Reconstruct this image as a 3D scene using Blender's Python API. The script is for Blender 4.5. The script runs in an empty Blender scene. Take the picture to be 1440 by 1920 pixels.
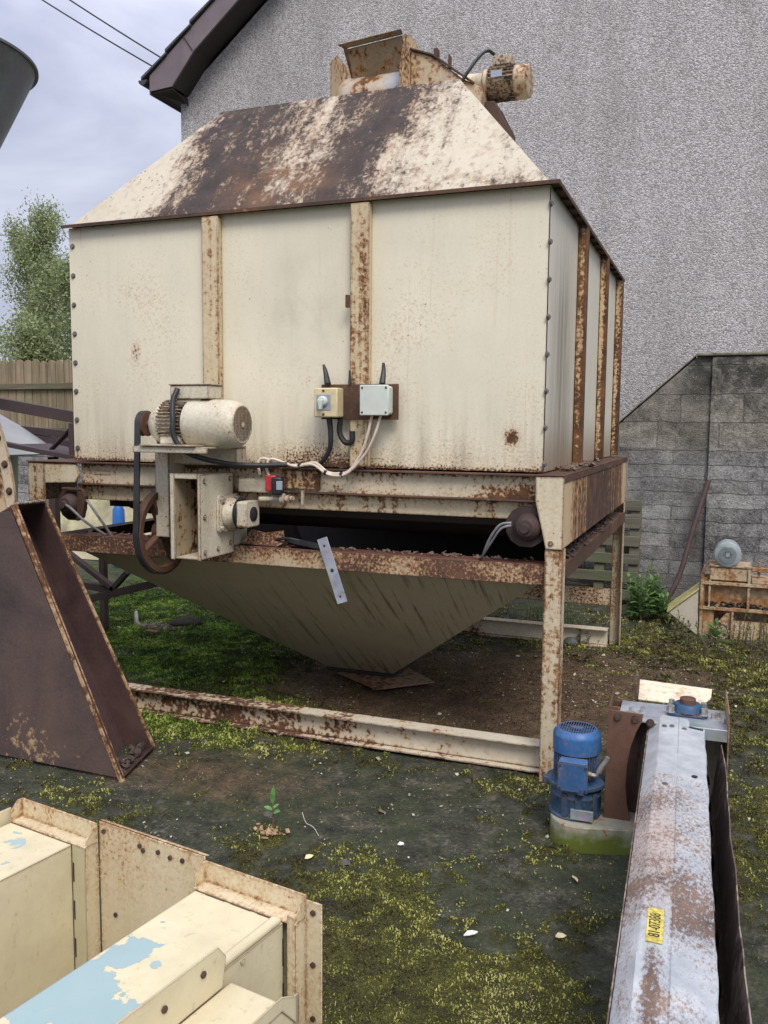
import bpy, bmesh, math, random
import numpy as np
from mathutils import Vector, Matrix, Euler
R = math.radians
rng = np.random.default_rng(7)
random.seed(7)
scene = bpy.context.scene
COL = scene.collection

# ------------------------------------------------------------------ camera
cam_d = bpy.data.cameras.new("camera"); cam = bpy.data.objects.new("camera", cam_d); COL.objects.link(cam)
cam_d.sensor_fit = 'VERTICAL'; cam_d.sensor_height = 36.0; cam_d.lens = 36.0*1629.7/1920.0
cam_d.clip_start = 0.05; cam_d.clip_end = 900
YAW, PITCH, ROLL = 0.36767, -0.09893, 0.00833
CP = Vector((0.6917, -3.6534, 1.5))
fw = Vector((-math.sin(YAW)*math.cos(PITCH), math.cos(YAW)*math.cos(PITCH), math.sin(PITCH)))
rt = Vector((math.cos(YAW), math.sin(YAW), 0)); up = rt.cross(fw)
rt2 = rt*math.cos(ROLL)+up*math.sin(ROLL); up2 = up*math.cos(ROLL)-rt*math.sin(ROLL)
mw = Matrix((rt2, up2, -fw)).transposed().to_4x4(); mw.translation = CP
cam.matrix_world = mw
scene.camera = cam

# ------------------------------------------------------------------ sky and sun
SUN_EL, SUN_AZ = R(50), R(35)      # azimuth measured from -Y (behind the viewer) towards +X
world = bpy.data.worlds.new("World"); scene.world = world; world.use_nodes = True
nt = world.node_tree; nt.nodes.clear()
def wn(t): return nt.nodes.new(t)
L = nt.links.new
sky = wn('ShaderNodeTexSky'); sky.sky_type = 'NISHITA'; sky.sun_disc = False
sky.sun_elevation = SUN_EL; sky.sun_rotation = math.pi - SUN_AZ
sky.air_density = 1.2; sky.dust_density = 3.0
tc = wn('ShaderNodeTexCoord')
mp = wn('ShaderNodeMapping'); mp.inputs['Scale'].default_value = (1, 1, 2.6); L(tc.outputs['Generated'], mp.inputs['Vector'])
cn = wn('ShaderNodeTexNoise'); cn.inputs['Scale'].default_value = 2.3; cn.inputs['Detail'].default_value = 6; cn.inputs['Roughness'].default_value = .52; cn.inputs['Distortion'].default_value = .35
L(mp.outputs[0], cn.inputs['Vector'])
cr = wn('ShaderNodeValToRGB'); el = cr.color_ramp.elements
el[0].position = .34; el[0].color = (.235, .25, .335, 1); el[1].position = .68; el[1].color = (.58, .59, .68, 1)
L(cn.outputs['Fac'], cr.inputs[0])
sp = wn('ShaderNodeSeparateXYZ'); L(tc.outputs['Generated'], sp.inputs[0])
# overcast sky: zenith about twice as bright as the horizon
mr = wn('ShaderNodeMapRange'); mr.inputs[1].default_value = .25; mr.inputs[2].default_value = .9; mr.inputs[3].default_value = 1.0; mr.inputs[4].default_value = 2.3
L(sp.outputs['Z'], mr.inputs[0])
sc_ = wn('ShaderNodeVectorMath'); sc_.operation = 'SCALE'; L(cr.outputs[0], sc_.inputs[0]); L(mr.outputs[0], sc_.inputs['Scale'])
ss = wn('ShaderNodeVectorMath'); ss.operation = 'SCALE'; L(sky.outputs[0], ss.inputs[0]); ss.inputs['Scale'].default_value = .09
mx = wn('ShaderNodeMix'); mx.data_type = 'RGBA'; mx.inputs['Factor'].default_value = .86
L(ss.outputs[0], mx.inputs['A']); L(sc_.outputs[0], mx.inputs['B'])
bg = wn('ShaderNodeBackground'); L(mx.outputs['Result'], bg.inputs[0]); bg.inputs[1].default_value = 1.0
wo = wn('ShaderNodeOutputWorld'); L(bg.outputs[0], wo.inputs[0])
sun_d = bpy.data.lights.new("sun", 'SUN'); sun_d.energy = 1.5; sun_d.angle = R(24); sun_d.color = (1, .95, .86)
sun = bpy.data.objects.new("sun", sun_d); COL.objects.link(sun)
sd = Vector((math.sin(SUN_AZ)*math.cos(SUN_EL), -math.cos(SUN_AZ)*math.cos(SUN_EL), math.sin(SUN_EL)))
sun.rotation_euler = sd.to_track_quat('Z', 'Y').to_euler()
scene.view_settings.view_transform = 'Standard'; scene.view_settings.look = 'None'
scene.view_settings.exposure = 0.75; scene.view_settings.gamma = 1

# ------------------------------------------------------------------ mesh helpers
OFF = {}
def V(*a): return Vector(a)
class MB:
    def __init__(s): s.v = []; s.f = []
    def add(s, vs, fs):
        o = len(s.v); s.v += [tuple(p) for p in vs]; s.f += [tuple(i+o for i in f) for f in fs]; return s
    def hexa(s, p):   # 8 points: bottom ring 0-3, top ring 4-7
        return s.add(p, [(3,2,1,0),(4,5,6,7),(0,1,5,4),(1,2,6,5),(2,3,7,6),(3,0,4,7)])
    def box(s, x0, x1, y0, y1, z0, z1):
        return s.hexa([(x0,y0,z0),(x1,y0,z0),(x1,y1,z0),(x0,y1,z0),(x0,y0,z1),(x1,y0,z1),(x1,y1,z1),(x0,y1,z1)])
    def obox(s, c, size, rot=(0,0,0)):
        m = Euler(rot).to_matrix(); c = Vector(c); h = [x/2 for x in size]
        pts = [c+m@Vector((a*h[0], b*h[1], d*h[2])) for d in (-1,1) for a,b in ((-1,-1),(1,-1),(1,1),(-1,1))]
        return s.hexa(pts)
    def prism(s, poly, d):   # planar polygon of 3-D points swept along d
        d = Vector(d); a = [Vector(p) for p in poly]; n = len(a)
        nrm = Vector((0,0,0))
        for i in range(n): nrm += a[i].cross(a[(i+1)%n])
        if nrm.dot(d) < 0: a.reverse()
        b = [p+d for p in a]
        return s.add(a+b, [tuple(range(n))[::-1], tuple(range(n, 2*n))]+[(i,(i+1)%n,n+(i+1)%n,n+i) for i in range(n)])
    def bar(s, p0, p1, w, h, upv=(0,0,1)):
        p0 = Vector(p0); p1 = Vector(p1); d = (p1-p0); u = Vector(upv)
        x = d.cross(u).normalized(); y = x.cross(d).normalized()
        return s.prism([p0-x*w/2-y*h/2, p0+x*w/2-y*h/2, p0+x*w/2+y*h/2, p0-x*w/2+y*h/2], d)
    def cyl(s, p0, p1, r0, r1=None, n=24, cap=True):
        return s.lathe(p0, Vector(p1)-Vector(p0), [(0, r0), (1, r0 if r1 is None else r1)], n, cap)
    def lathe(s, o, ax, prof, n=32, cap=True):   # prof: (t along ax as a fraction, radius)
        o = Vector(o); ax = Vector(ax); d = ax.normalized()
        x = d.orthogonal().normalized(); y = d.cross(x)
        vs = []; fs = []
        for t, r in prof:
            for k in range(n):
                a = 2*math.pi*k/n; vs.append(o+ax*t+(x*math.cos(a)+y*math.sin(a))*r)
        for i in range(len(prof)-1):
            for k in range(n):
                fs.append((i*n+k, i*n+(k+1)%n, (i+1)*n+(k+1)%n, (i+1)*n+k))
        if cap:
            fs.append(tuple(range(n))[::-1]); q = (len(prof)-1)*n; fs.append(tuple(range(q, q+n)))
        return s.add(vs, fs)
    def ring(s, o, ax, r0, r1, n=48):   # flat annulus with thickness ax
        o = Vector(o); ax = Vector(ax); d = ax.normalized(); x = d.orthogonal().normalized(); y = d.cross(x)
        vs = []
        for t in (0, 1):
            for r in (r0, r1):
                for k in range(n):
                    a = 2*math.pi*k/n; vs.append(o+ax*t+(x*math.cos(a)+y*math.sin(a))*r)
        fs = []
        for k in range(n):
            j = (k+1)%n
            fs += [(k, n+k, n+j, j)[::-1], (2*n+k, 3*n+k, 3*n+j, 2*n+j), (n+k, n+j, 3*n+j, 3*n+k), (k, 2*n+k, 2*n+j, j)]
        return s.add(vs, fs)
    def tube(s, pts, r, n=8, smooth=6, r1=None):
        P = [Vector(p) for p in pts]
        if smooth and len(P) > 2:
            Q = []
            E = [P[0]*2-P[1]]+P+[P[-1]*2-P[-2]]
            for i in range(1, len(E)-2):
                for k in range(smooth):
                    t = k/smooth; a, b, c, d = E[i-1:i+3]
                    Q.append(.5*((2*b)+(c-a)*t+(2*a-5*b+4*c-d)*t*t+(3*b-a-3*c+d)*t**3))
            P = Q+[P[-1]]
        vs = []; fs = []; m = len(P); x = None
        for i, p in enumerate(P):
            d = (P[min(i+1, m-1)]-P[max(i-1, 0)]).normalized()
            x = d.orthogonal().normalized() if x is None else (x-d*x.dot(d)).normalized()
            y = d.cross(x); rr = r if r1 is None else r+(r1-r)*i/(m-1)
            for k in range(n):
                a = 2*math.pi*k/n; vs.append(p+(x*math.cos(a)+y*math.sin(a))*rr)
        for i in range(m-1):
            for k in range(n): fs.append((i*n+k, i*n+(k+1)%n, (i+1)*n+(k+1)%n, (i+1)*n+k))
        fs += [tuple(range(n))[::-1], tuple(range((m-1)*n, m*n))]
        return s.add(vs, fs)
    def strip(s, pts, wdir, w, t=0.002):   # ribbon of width w along wdir with thickness
        P = [Vector(p) for p in pts]; wd = Vector(wdir).normalized()*w/2; vs = []; m = len(P); fs = []
        for i, p in enumerate(P):
            d = (P[min(i+1,m-1)]-P[max(i-1,0)]).normalized(); nn = d.cross(wd).normalized()*t/2
            vs += [p-wd-nn, p+wd-nn, p+wd+nn, p-wd+nn]
        for i in range(m-1):
            for k in range(4): fs.append((4*i+k, 4*i+(k+1)%4, 4*i+4+(k+1)%4, 4*i+4+k))
        fs += [(3,2,1,0), (4*m-4, 4*m-3, 4*m-2, 4*m-1)]
        return s.add(vs, fs)
    def bolt(s, p, ax, r=.009, h=.007, washer=True):
        p = Vector(p); d = Vector(ax).normalized()
        if washer: s.cyl(p, p+d*.002, r*1.5, n=14); p = p+d*.002
        s.cyl(p, p+d*h, r, n=6)
        return s

def link(o, parent=None):
    COL.objects.link(o)
    if parent is not None: o.parent = parent
    return o
def mesh_obj(name, mb, mat, off=(0,0,0), bevel=.0015, smooth=40):
    me = bpy.data.meshes.new(name)
    o_ = Vector(off)
    me.from_pydata([tuple(Vector(p)-o_) for p in mb.v], [], mb.f); me.update()
    bm = bmesh.new(); bm.from_mesh(me); bmesh.ops.recalc_face_normals(bm, faces=bm.faces); bm.to_mesh(me); bm.free()
    me.materials.append(mat)
    if smooth:
        me.polygons.foreach_set('use_smooth', [True]*len(me.polygons)); me.set_sharp_from_angle(angle=R(smooth))
    o = bpy.data.objects.new(name, me)
    if bevel:
        b = o.modifiers.new('bevel', 'BEVEL'); b.width = bevel; b.segments = 2; b.limit_method = 'ANGLE'; b.angle_limit = R(40)
    return o
def thing(name, label, cat, loc=(0,0,0), group=None, rot=0, local=False):
    o = bpy.data.objects.new(name, None); link(o); o.location = loc; o.rotation_euler = (0,0,rot); o.empty_display_size = .1
    o['label'] = label; o['category'] = cat
    if group: o['group'] = group
    OFF[o.name] = (0,0,0) if local else tuple(loc)
    return o
def part(name, mb, mat, parent, bevel=.0015, smooth=40, label=None):
    off = OFF[parent.name]; o = mesh_obj(name, mb, mat, off, bevel, smooth); link(o, parent); OFF[o.name] = off
    if label: o['label'] = label
    return o
def single(name, mb, mat, label, cat, loc, group=None, bevel=.0015, smooth=40):
    o = mesh_obj(name, mb, mat, loc, bevel, smooth); link(o); o.location = loc; o['label'] = label; o['category'] = cat
    if group: o['group'] = group
    OFF[o.name] = tuple(loc)
    return o
def structure(name, mb, mat, loc=(0,0,0), kind='structure', bevel=0):
    o = mesh_obj(name, mb, mat, loc, bevel); link(o); o.location = loc; o['kind'] = kind
    return o

def bolts(name, plist, ax, r, h, mat, parent, washer=True):
    """one shared bolt mesh, one object per bolt"""
    me = None; q = Vector(ax).normalized().to_track_quat('Z', 'Y')
    for p in plist:
        if me is None:
            mb = MB(); mb.bolt((0,0,0), (0,0,1), r, h, washer); o = mesh_obj(name, mb, mat, (0,0,0), 0); me = o.data
        else: o = bpy.data.objects.new(name, me)
        link(o, parent); o.location = Vector(p)-Vector(OFF[parent.name]); o.rotation_mode = 'QUATERNION'; o.rotation_quaternion = q

# ------------------------------------------------------------------ material helpers
class G:
    def __init__(s, name, rough=.6, metal=0, spec=.4):
        s.m = bpy.data.materials.new(name); s.m.use_nodes = True; s.t = s.m.node_tree
        s.b = s.t.nodes['Principled BSDF']; s.b.inputs['Roughness'].default_value = rough; s.b.inputs['Metallic'].default_value = metal
        s.b.inputs['Specular IOR Level'].default_value = spec
        s.geo = s.t.nodes.new('ShaderNodeNewGeometry'); s.pos = s.geo.outputs['Position']; s._xyz = None
    def put(s, sock, v):
        if v is None: return
        if isinstance(v, bpy.types.NodeSocket): s.t.links.new(v, sock)
        elif isinstance(v, (tuple, list)) and sock.type == 'RGBA': sock.default_value = (*v, 1) if len(v) == 3 else v
        else: sock.default_value = v
    def math(s, op, a, b=None, c=None, clamp=False):
        n = s.t.nodes.new('ShaderNodeMath'); n.operation = op; n.use_clamp = clamp
        s.put(n.inputs[0], a); s.put(n.inputs[1], b); s.put(n.inputs[2], c); return n.outputs[0]
    def add(s, a, b): return s.math('ADD', a, b)
    def mul(s, a, b): return s.math('MULTIPLY', a, b)
    def mapr(s, v, a, b, c=0., d=1., smooth=False):
        n = s.t.nodes.new('ShaderNodeMapRange'); n.interpolation_type = 'SMOOTHSTEP' if smooth else 'LINEAR'
        for i, x in enumerate((v, a, b, c, d)): s.put(n.inputs[i], x)
        return n.outputs[0]
    def mix(s, f, a, b, mode='MIX'):
        n = s.t.nodes.new('ShaderNodeMix'); n.data_type = 'RGBA'; n.blend_type = mode
        s.put(n.inputs['Factor'], f); s.put(n.inputs['A'], a); s.put(n.inputs['B'], b); return n.outputs['Result']
    def map(s, vec=None, scale=(1,1,1), rot=(0,0,0), loc=(0,0,0)):
        n = s.t.nodes.new('ShaderNodeMapping'); s.put(n.inputs['Vector'], vec or s.pos)
        n.inputs['Scale'].default_value = scale; n.inputs['Rotation'].default_value = rot; n.inputs['Location'].default_value = loc
        return n.outputs[0]
    def noise(s, scale, detail=5, rough=.55, vec=None, dist=0, col=False):
        n = s.t.nodes.new('ShaderNodeTexNoise'); s.put(n.inputs['Vector'], vec or s.pos)
        n.inputs['Scale'].default_value = scale; n.inputs['Detail'].default_value = detail; n.inputs['Roughness'].default_value = rough; n.inputs['Distortion'].default_value = dist
        return n.outputs['Color' if col else 'Fac']
    def vor(s, scale, vec=None, out='Distance', feature='F1', rand=1):
        n = s.t.nodes.new('ShaderNodeTexVoronoi'); n.feature = feature; s.put(n.inputs['Vector'], vec or s.pos)
        n.inputs['Scale'].default_value = scale; n.inputs['Randomness'].default_value = rand; return n.outputs[out]
    def ramp(s, f, *stops):
        n = s.t.nodes.new('ShaderNodeValToRGB'); e = n.color_ramp.elements
        while len(e) < len(stops): e.new(.5)
        for i, (p, c) in enumerate(stops): e[i].position = p; e[i].color = (*c, 1)
        s.put(n.inputs[0], f); return n.outputs[0]
    def xyz(s, ax):
        if s._xyz is None:
            n = s.t.nodes.new('ShaderNodeSeparateXYZ'); s.put(n.inputs[0], s.pos); s._xyz = n
        return s._xyz.outputs['XYZ'.index(ax.upper())]
    def comb(s, x, y, z):
        n = s.t.nodes.new('ShaderNodeCombineXYZ'); s.put(n.inputs[0], x); s.put(n.inputs[1], y); s.put(n.inputs[2], z); return n.outputs[0]
    def bell(s, ax, c, w, amt=1.):   # amt at c falling to 0 at distance w
        v = s.math('ABSOLUTE', s.math('SUBTRACT', s.xyz(ax) if isinstance(ax, str) else ax, c))
        return s.mapr(v, 0, w, amt, 0, True)
    def attr(s, name):
        n = s.t.nodes.new('ShaderNodeAttribute'); n.attribute_name = name; return n
    def edge(s, r=.012):
        n = s.t.nodes.new('ShaderNodeBevel'); n.samples = 3; n.inputs['Radius'].default_value = r
        d = s.t.nodes.new('ShaderNodeVectorMath'); d.operation = 'DOT_PRODUCT'
        s.put(d.inputs[0], n.outputs[0]); s.put(d.inputs[1], s.geo.outputs['Normal'])
        return s.mapr(d.outputs['Value'], 1., .8, 0, 1)
    def bump(s, h, strength=.3, dist=.01, prev=None):
        n = s.t.nodes.new('ShaderNodeBump'); n.inputs['Strength'].default_value = strength; n.inputs['Distance'].default_value = dist
        s.put(n.inputs['Height'], h)
        if prev is not None: s.put(n.inputs['Normal'], prev)
        return n.outputs[0]
    def out(s, col, rough=None, nrm=None, metal=None):
        s.put(s.b.inputs['Base Color'], col); s.put(s.b.inputs['Roughness'], rough); s.put(s.b.inputs['Normal'], nrm); s.put(s.b.inputs['Metallic'], metal)
        return s.m

CREAM = (.63, .585, .455)
RUSTY = [(.30, (.024, .014, .010)), (.45, (.068, .034, .020)), (.58, (.15, .068, .028)), (.75, (.30, .14, .05))]
def rusty(name, base=CREAM, T=.66, soft=.05, fine=34, large=2.2, streak=0., edge=.25, zones=None, dent=.35, ramp=None, dirt=.25, dirtcol=(.20,.165,.11), rough=.5, aniso=(1,1,1), arot=(0,0,0), halo=.35, bumpd=.004, spots=.0, extra=None):
    """painted steel with rust: noise + edges + placed zones above a threshold"""
    g = G(name, rough)
    v = g.map(scale=aniso, rot=arot)
    nf = g.noise(fine, 7, .62, v); nl = g.noise(large, 4, .5)
    a = g.add(g.mul(nf, .62), g.mul(nl, .38))
    st = None
    if streak:
        st = g.noise(1., 4, .6, g.map(scale=(26, 26, 1.1)))
        a = g.add(a, g.mul(g.math('SUBTRACT', st, .5), streak))
    if edge: a = g.add(a, g.mul(g.edge(), edge))
    for z in (zones(g) if zones else []): a = g.add(a, z)
    if spots:
        sp_ = g.vor(55, out='Distance'); sel = g.noise(17, 2, .5)
        dots = g.mul(g.mapr(sp_, .30, .12), g.mapr(sel, .60, .68)); a = g.add(a, g.mul(dots, spots))
    mask = g.mapr(a, T, T+soft)
    rc = g.ramp(g.add(g.mul(g.noise(12, 6, .65), .7), g.mul(nl, .3)), *(ramp or RUSTY))
    # paint: slow tone change, dirt film, halo of orange bleed next to the rust
    tone = g.noise(1.1, 3, .5)
    col = g.mix(g.mapr(tone, .3, .7), tuple(c*.93 for c in base), tuple(min(1, c*1.04) for c in base))
    dn = g.add(g.mul(g.noise(5, 8, .7, g.map(scale=(1.6,1.6,.55))), .6), g.mul(g.noise(90, 3, .6), .4))
    col = g.mix(g.mul(g.mapr(dn, .42, .72), dirt), col, dirtcol)
    col = g.mix(g.mul(g.mapr(a, T-.13, T+.01), halo), col, (.42, .24, .10))
    if extra: col = extra(g, col)
    col = g.mix(mask, col, rc)
    col = g.mix(g.mul(g.mul(mask, g.math('SUBTRACT', 1, mask)), 2.4), col, (.33,.155,.055))
    h = g.add(g.mul(mask, g.add(g.mul(nf, .9), -.25)), g.mul(g.noise(3.2 if dent < 1 else 1.7, 2, .5), dent))
    return g.out(col, g.mapr(mask, 0, 1, rough, .88), g.bump(h, .45, bumpd))
def plain(name, col, rough=.5, var=.25, scale=20, metal=0, bump=.15):
    g = G(name, rough, metal); n = g.noise(scale, 5, .6)
    c = g.mix(g.mapr(n, .3, .7), tuple(x*(1-var) for x in col), tuple(min(1, x*(1+var)) for x in col))
    return g.out(c, None, g.bump(n, bump, .003))
PURPLE_RUST = [(.3, (.030,.018,.014)), (.48, (.070,.037,.025)), (.62, (.13,.063,.035)), (.8, (.26,.125,.05))]
def rust_sheet(name, T=.64, paint=(.30,.17,.08), zones=None, tint=PURPLE_RUST, fine=40):
    g = G(name, .72); n = g.noise(2.4, 6, .62, dist=.6); f = g.noise(60, 5, .65)
    col = g.ramp(g.add(g.mul(n, .75), g.mul(f, .25)), *tint)
    a = g.add(g.mul(g.noise(fine, 7, .65), .55), g.mul(g.noise(3, 4, .5, g.map(scale=(1,1,.6))), .45))
    for z in (zones(g) if zones else []): a = g.add(a, z)
    col = g.mix(g.mapr(a, T, T+.06), col, paint)
    return g.out(col, g.mapr(n, .3, .7, .55, .85), g.bump(g.add(f, a), .35, .003))

M = {}
# cabinet panels: clean cream, specks and bleed increasing near the base flange
def z_panel(g): return [g.mul(g.bell('x', -.135, .05), g.bell('z', 1.455, .05, .2)), g.mapr(g.xyz('z'), 1.50, 1.31, 0, .13, True), g.mapr(g.xyz('z'), 1.335, 1.31, 0, .12, True), g.mul(g.bell('x', -.14, .10), g.bell('z', 1.47, .12, .10)), g.mul(g.bell('x', -2.05, .05), g.bell('z', 1.86, .09, .17)),
                        g.mul(g.bell('x', -1.05, .35), g.bell('z', 1.36, .22, .11))]
def smudge(g, col):
    m = g.mul(g.mul(g.bell('x', -1.12, .30), g.bell('z', 2.02, .36)), g.mapr(g.noise(6, 5, .6), .38, .75))
    col = g.mix(g.mul(m, .42), col, (.30, .27, .22))
    m2 = g.mul(g.mapr(g.xyz('z'), 1.75, 1.3, 0, 1, True), g.mapr(g.noise(1., 5, .6, g.map(scale=(16,16,1.3))), .42, .72))
    col = g.mix(g.mul(m2, .55), col, (.27, .22, .145))
    r1 = g.mul(g.mapr(g.noise(1., 4, .6, g.map(scale=(34,34,.55))), .60, .72), g.mapr(g.noise(2.3, 3), .42, .58))
    return g.mix(g.mul(r1, .38), col, (.36, .25, .14))
M['panel'] = rusty('cream_panel_paint', (.745,.69,.535), T=.672, fine=95, edge=.12, zones=z_panel, dirt=.13, spots=.16, extra=smudge, bumpd=.012, dent=2.2, halo=.5)
def smudge2(g, col):
    m = g.mul(g.bell('y', .40, .46), g.mapr(g.noise(1., 6, .66, g.map(scale=(26,26,.9))), .30, .56))
    m = g.mul(m, g.mapr(g.xyz('z'), 2.45, 2.0, .1, 1))
    col = g.mix(g.mul(m, .85), col, (.19, .165, .125))
    return g.mix(g.mapr(g.xyz('z'), 1.6, 1.32, 0, .7, True), col, (.22,.15,.09))
M['side_panel'] = rusty('grimy_side_paint', (.66,.63,.53), T=.70, fine=50, edge=.1, zones=lambda g: [g.mapr(g.xyz('z'), 1.5, 1.31, 0, .12, True)], bumpd=.012, dent=2., dirt=.22, extra=smudge2)
M['stiff'] = rusty('rust_spotted_post_paint', (.62,.52,.34), T=.535, soft=.10, fine=60, edge=.42, streak=.62, spots=.15, dirt=.3)
M['stiff_dark'] = rusty('rusty_brown_post_paint', (.58,.46,.28), T=.50, soft=.07, fine=55, edge=.2, streak=.4, zones=lambda g: [g.mapr(g.xyz('x'), .022, .046, 0, .16), g.mapr(g.xyz('z'), 2.3, 1.4, 0, .07)])  # rusty paint, browner on the outer face and lower down
def z_roof(g):
    n = g.noise(1.6, 5, .6)
    jx = g.add(g.xyz('x'), g.mul(g.math('SUBTRACT', n, .5), .75)); jx = g.add(jx, g.mul(g.math('SUBTRACT', g.xyz('z'), 2.85), .12))
    a = g.math('MAXIMUM', g.bell(jx, -1.62, .50, .155), g.bell(jx, -.98, .42, .165))
    a = g.math('MAXIMUM', a, g.bell(jx, -1.28, .6, .06))
    b = g.mul(g.mapr(g.xyz('z'), 2.62, 2.5, 0, .08, True), g.mapr(g.noise(4.5, 3, .5), .40, .58))
    c = g.mul(g.mapr(g.xyz('x'), -1.88, -2.1), -.13)
    return [a, b, c]
def roof_mat():
    g = G('scabbed_roof_paint', .6)
    sl = g.comb(g.xyz('x'), g.mul(g.xyz('z'), 1.35), g.xyz('y'))
    v = g.map(sl, scale=(1, .42, 1), rot=(0, 0, R(-38)))
    nf = g.noise(44, 8, .70, v, dist=.5); nm = g.noise(10, 6, .62, v, dist=.3); nl = g.noise(1.7, 3, .5)
    run = g.noise(1., 6, .65, g.map(scale=(15, 2.2, 1.3), rot=(0, R(9), 0)), dist=.3)      # dirt runs down the slope
    a = g.add(g.add(g.mul(nf, .50), g.mul(nm, .30)), g.mul(run, .28)); a = g.add(a, g.mul(nl, -.04))
    for z in z_roof(g): a = g.add(a, z)
    a = g.add(a, g.mul(g.edge(), .10))
    a = g.add(a, g.mapr(g.xyz('x'), -.62, -.42, 0, -.06)); mask = g.mapr(a, .580, .645)
    org = g.mul(g.mul(g.bell('x', -1.30, .42), g.bell('z', 2.68, .30)), g.mapr(g.noise(6, 4, .6), .35, .6))
    rc = g.ramp(g.add(g.mul(g.noise(9, 6, .65), .6), g.mul(nf, .4)), (.34,(.022,.017,.015)), (.52,(.050,.036,.031)), (.66,(.095,.058,.040)), (.82,(.22,.11,.05)))
    rc = g.mix(g.mul(org, .6), rc, (.30,.135,.050))
    dn = g.noise(11, 8, .7, v)
    col = g.mix(g.mapr(dn, .35, .75), (.47,.41,.30), (.64,.585,.47))
    col = g.mix(g.mul(g.mapr(dn, .52, .66), .6), col, (.26,.17,.10))
    col = g.mix(g.mapr(a, .46, .61, 0, .80, True), col, g.mix(g.mapr(run, .35, .65), (.30,.165,.075), (.115,.078,.055)))
    sp_ = g.mul(g.mapr(g.vor(44, v), .30, .12), g.mapr(g.noise(7, 3), .47, .58))
    col = g.mix(g.mul(sp_, .8), col, (.07,.05,.045))
    col = g.mix(mask, col, rc)
    return g.out(col, g.mapr(mask, 0, 1, .55, .8), g.bump(g.add(g.mul(mask, nf), g.mul(nf, .4)), .6, .006))
M['roof'] = roof_mat()
M['trim'] = rust_sheet('brown_rust_flange', T=.60, paint=(.33,.2,.1))
M['soffit_trim'] = rusty('olive_flange_underside', (.30,.26,.17), T=.56, fine=26, edge=.15)
M['channel'] = rusty('channel_cream_rust', (.62,.55,.41), T=.562, soft=.07, fine=70, edge=.40, streak=.22, zones=lambda g: [g.mul(g.bell('x', -.12, .26), g.bell('z', 1.21, .09, .2)), g.mapr(g.xyz('z'), 1.215, 1.185, 0, .1), g.bell('z', 1.30, .035, .14)], dirt=.35)
M['rail'] = rusty('under_rail_cream', (.66,.56,.38), T=.552, soft=.08, fine=70, edge=.36, streak=.42, zones=lambda g: [g.mapr(g.xyz('z'), 1.15, 1.19, 0, .08)])
M['beam'] = rusty('mottled_beam_paint', (.50,.42,.29), T=.405, soft=.10, fine=85, large=4., edge=.12, zones=lambda g: [g.mul(g.bell('x', -1.2, .38), g.mapr(g.xyz('z'), .935, .84, -.03, -.16)), g.bell('x', -.62, .12, -.06), g.mul(g.bell('x', -.05, .4), -.06)],
                  ramp=[(.3,(.045,.026,.02)),(.5,(.09,.045,.032)),(.7,(.16,.075,.045))], dirtcol=(.14,.1,.06), dirt=.5)
M['brown_flange'] = rust_sheet('red_brown_flange', T=.72, tint=[(.3,(.07,.03,.022)),(.55,(.14,.058,.04)),(.8,(.2,.09,.06))])
M['sidebox'] = rusty('rust_run_side_paint', (.58,.44,.26), T=.43, soft=.16, fine=30, edge=.15, streak=.75, zones=lambda g: [g.bell('y', -.02, .26, -.20), g.bell('y', 2.42, .34, -.26), g.bell('y', 1.15, 1.25, .24)], ramp=PURPLE_RUST)
M['leg'] = rusty('flaked_leg_paint', (.60,.53,.39), T=.520, soft=.10, fine=60, large=6, edge=.42, streak=.50, dirt=.4, spots=.1)
M['gusset'] = rusty('gusset_cream_paint', (.66,.58,.42), T=.575, soft=.07, fine=70, large=6, edge=.46, streak=.30, dirt=.3)
def hop_extra(g, col):
    v = g.map(scale=(30, 1., 1.8), rot=(0, R(-30), 0)); n = g.noise(1.2, 5, .62, v)
    m = g.mul(g.mapr(n, .535, .62), g.mapr(g.noise(2.1, 3), .38, .56)); m = g.mul(m, g.mapr(g.xyz('x'), -2.2, -.6, .15, 1))
    return g.mix(g.mul(m, .85), col, (.075,.055,.03))
M['hopper'] = rusty('hopper_shaded_cream', (.47,.42,.285), T=.72, fine=30, edge=.14, zones=lambda g: [g.mapr(g.xyz('z'), .3, .05, 0, .13, True), g.mul(g.bell('x', -.36, .22), g.bell('z', .45, .2, .08))], dirt=.3, spots=.12, extra=hop_extra)  # cream steel; the darker olive base puts the underside's shade into the paint
M['gbeam'] = rusty('ground_beam_paint', (.62,.56,.44), T=.57, soft=.05, fine=42, large=6, edge=.28, zones=lambda g: [g.mapr(g.add(g.xyz('x'), g.mul(g.noise(4,4,.6), .6)), -1.1, -.2, .09, -.03), g.bell('x', -.93, .12, .06), g.mapr(g.xyz('z'), .03, .0, 0, .06)], ramp=PURPLE_RUST)
M['rust'] = rust_sheet('brown_rust_steel', T=.70)
M['darkrust'] = rust_sheet('near_black_rust_steel', T=.78, tint=[(.3,(.012,.009,.008)),(.6,(.03,.02,.016)),(.85,(.06,.035,.025))])  # rust in near-black tints, used mostly on inside faces
M['chute_face'] = rust_sheet('purple_rust_sheet', T=.59, paint=(.40,.26,.14), tint=[(.28,(.034,.025,.024)),(.45,(.072,.050,.046)),(.6,(.105,.068,.055)),(.8,(.16,.09,.055))], zones=lambda g: [g.mapr(g.xyz('z'), .65, .1, -.12, .05)], fine=30)
M['chute_in'] = rust_sheet('chute_inner_rust', T=.80, tint=[(.3,(.028,.016,.016)),(.48,(.062,.034,.032)),(.7,(.11,.06,.05)),(.85,(.2,.11,.07))])
M['chute_edge'] = rusty('chute_edge_paint', (.50,.36,.22), T=.50, fine=30, edge=.1, streak=.2)
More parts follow.
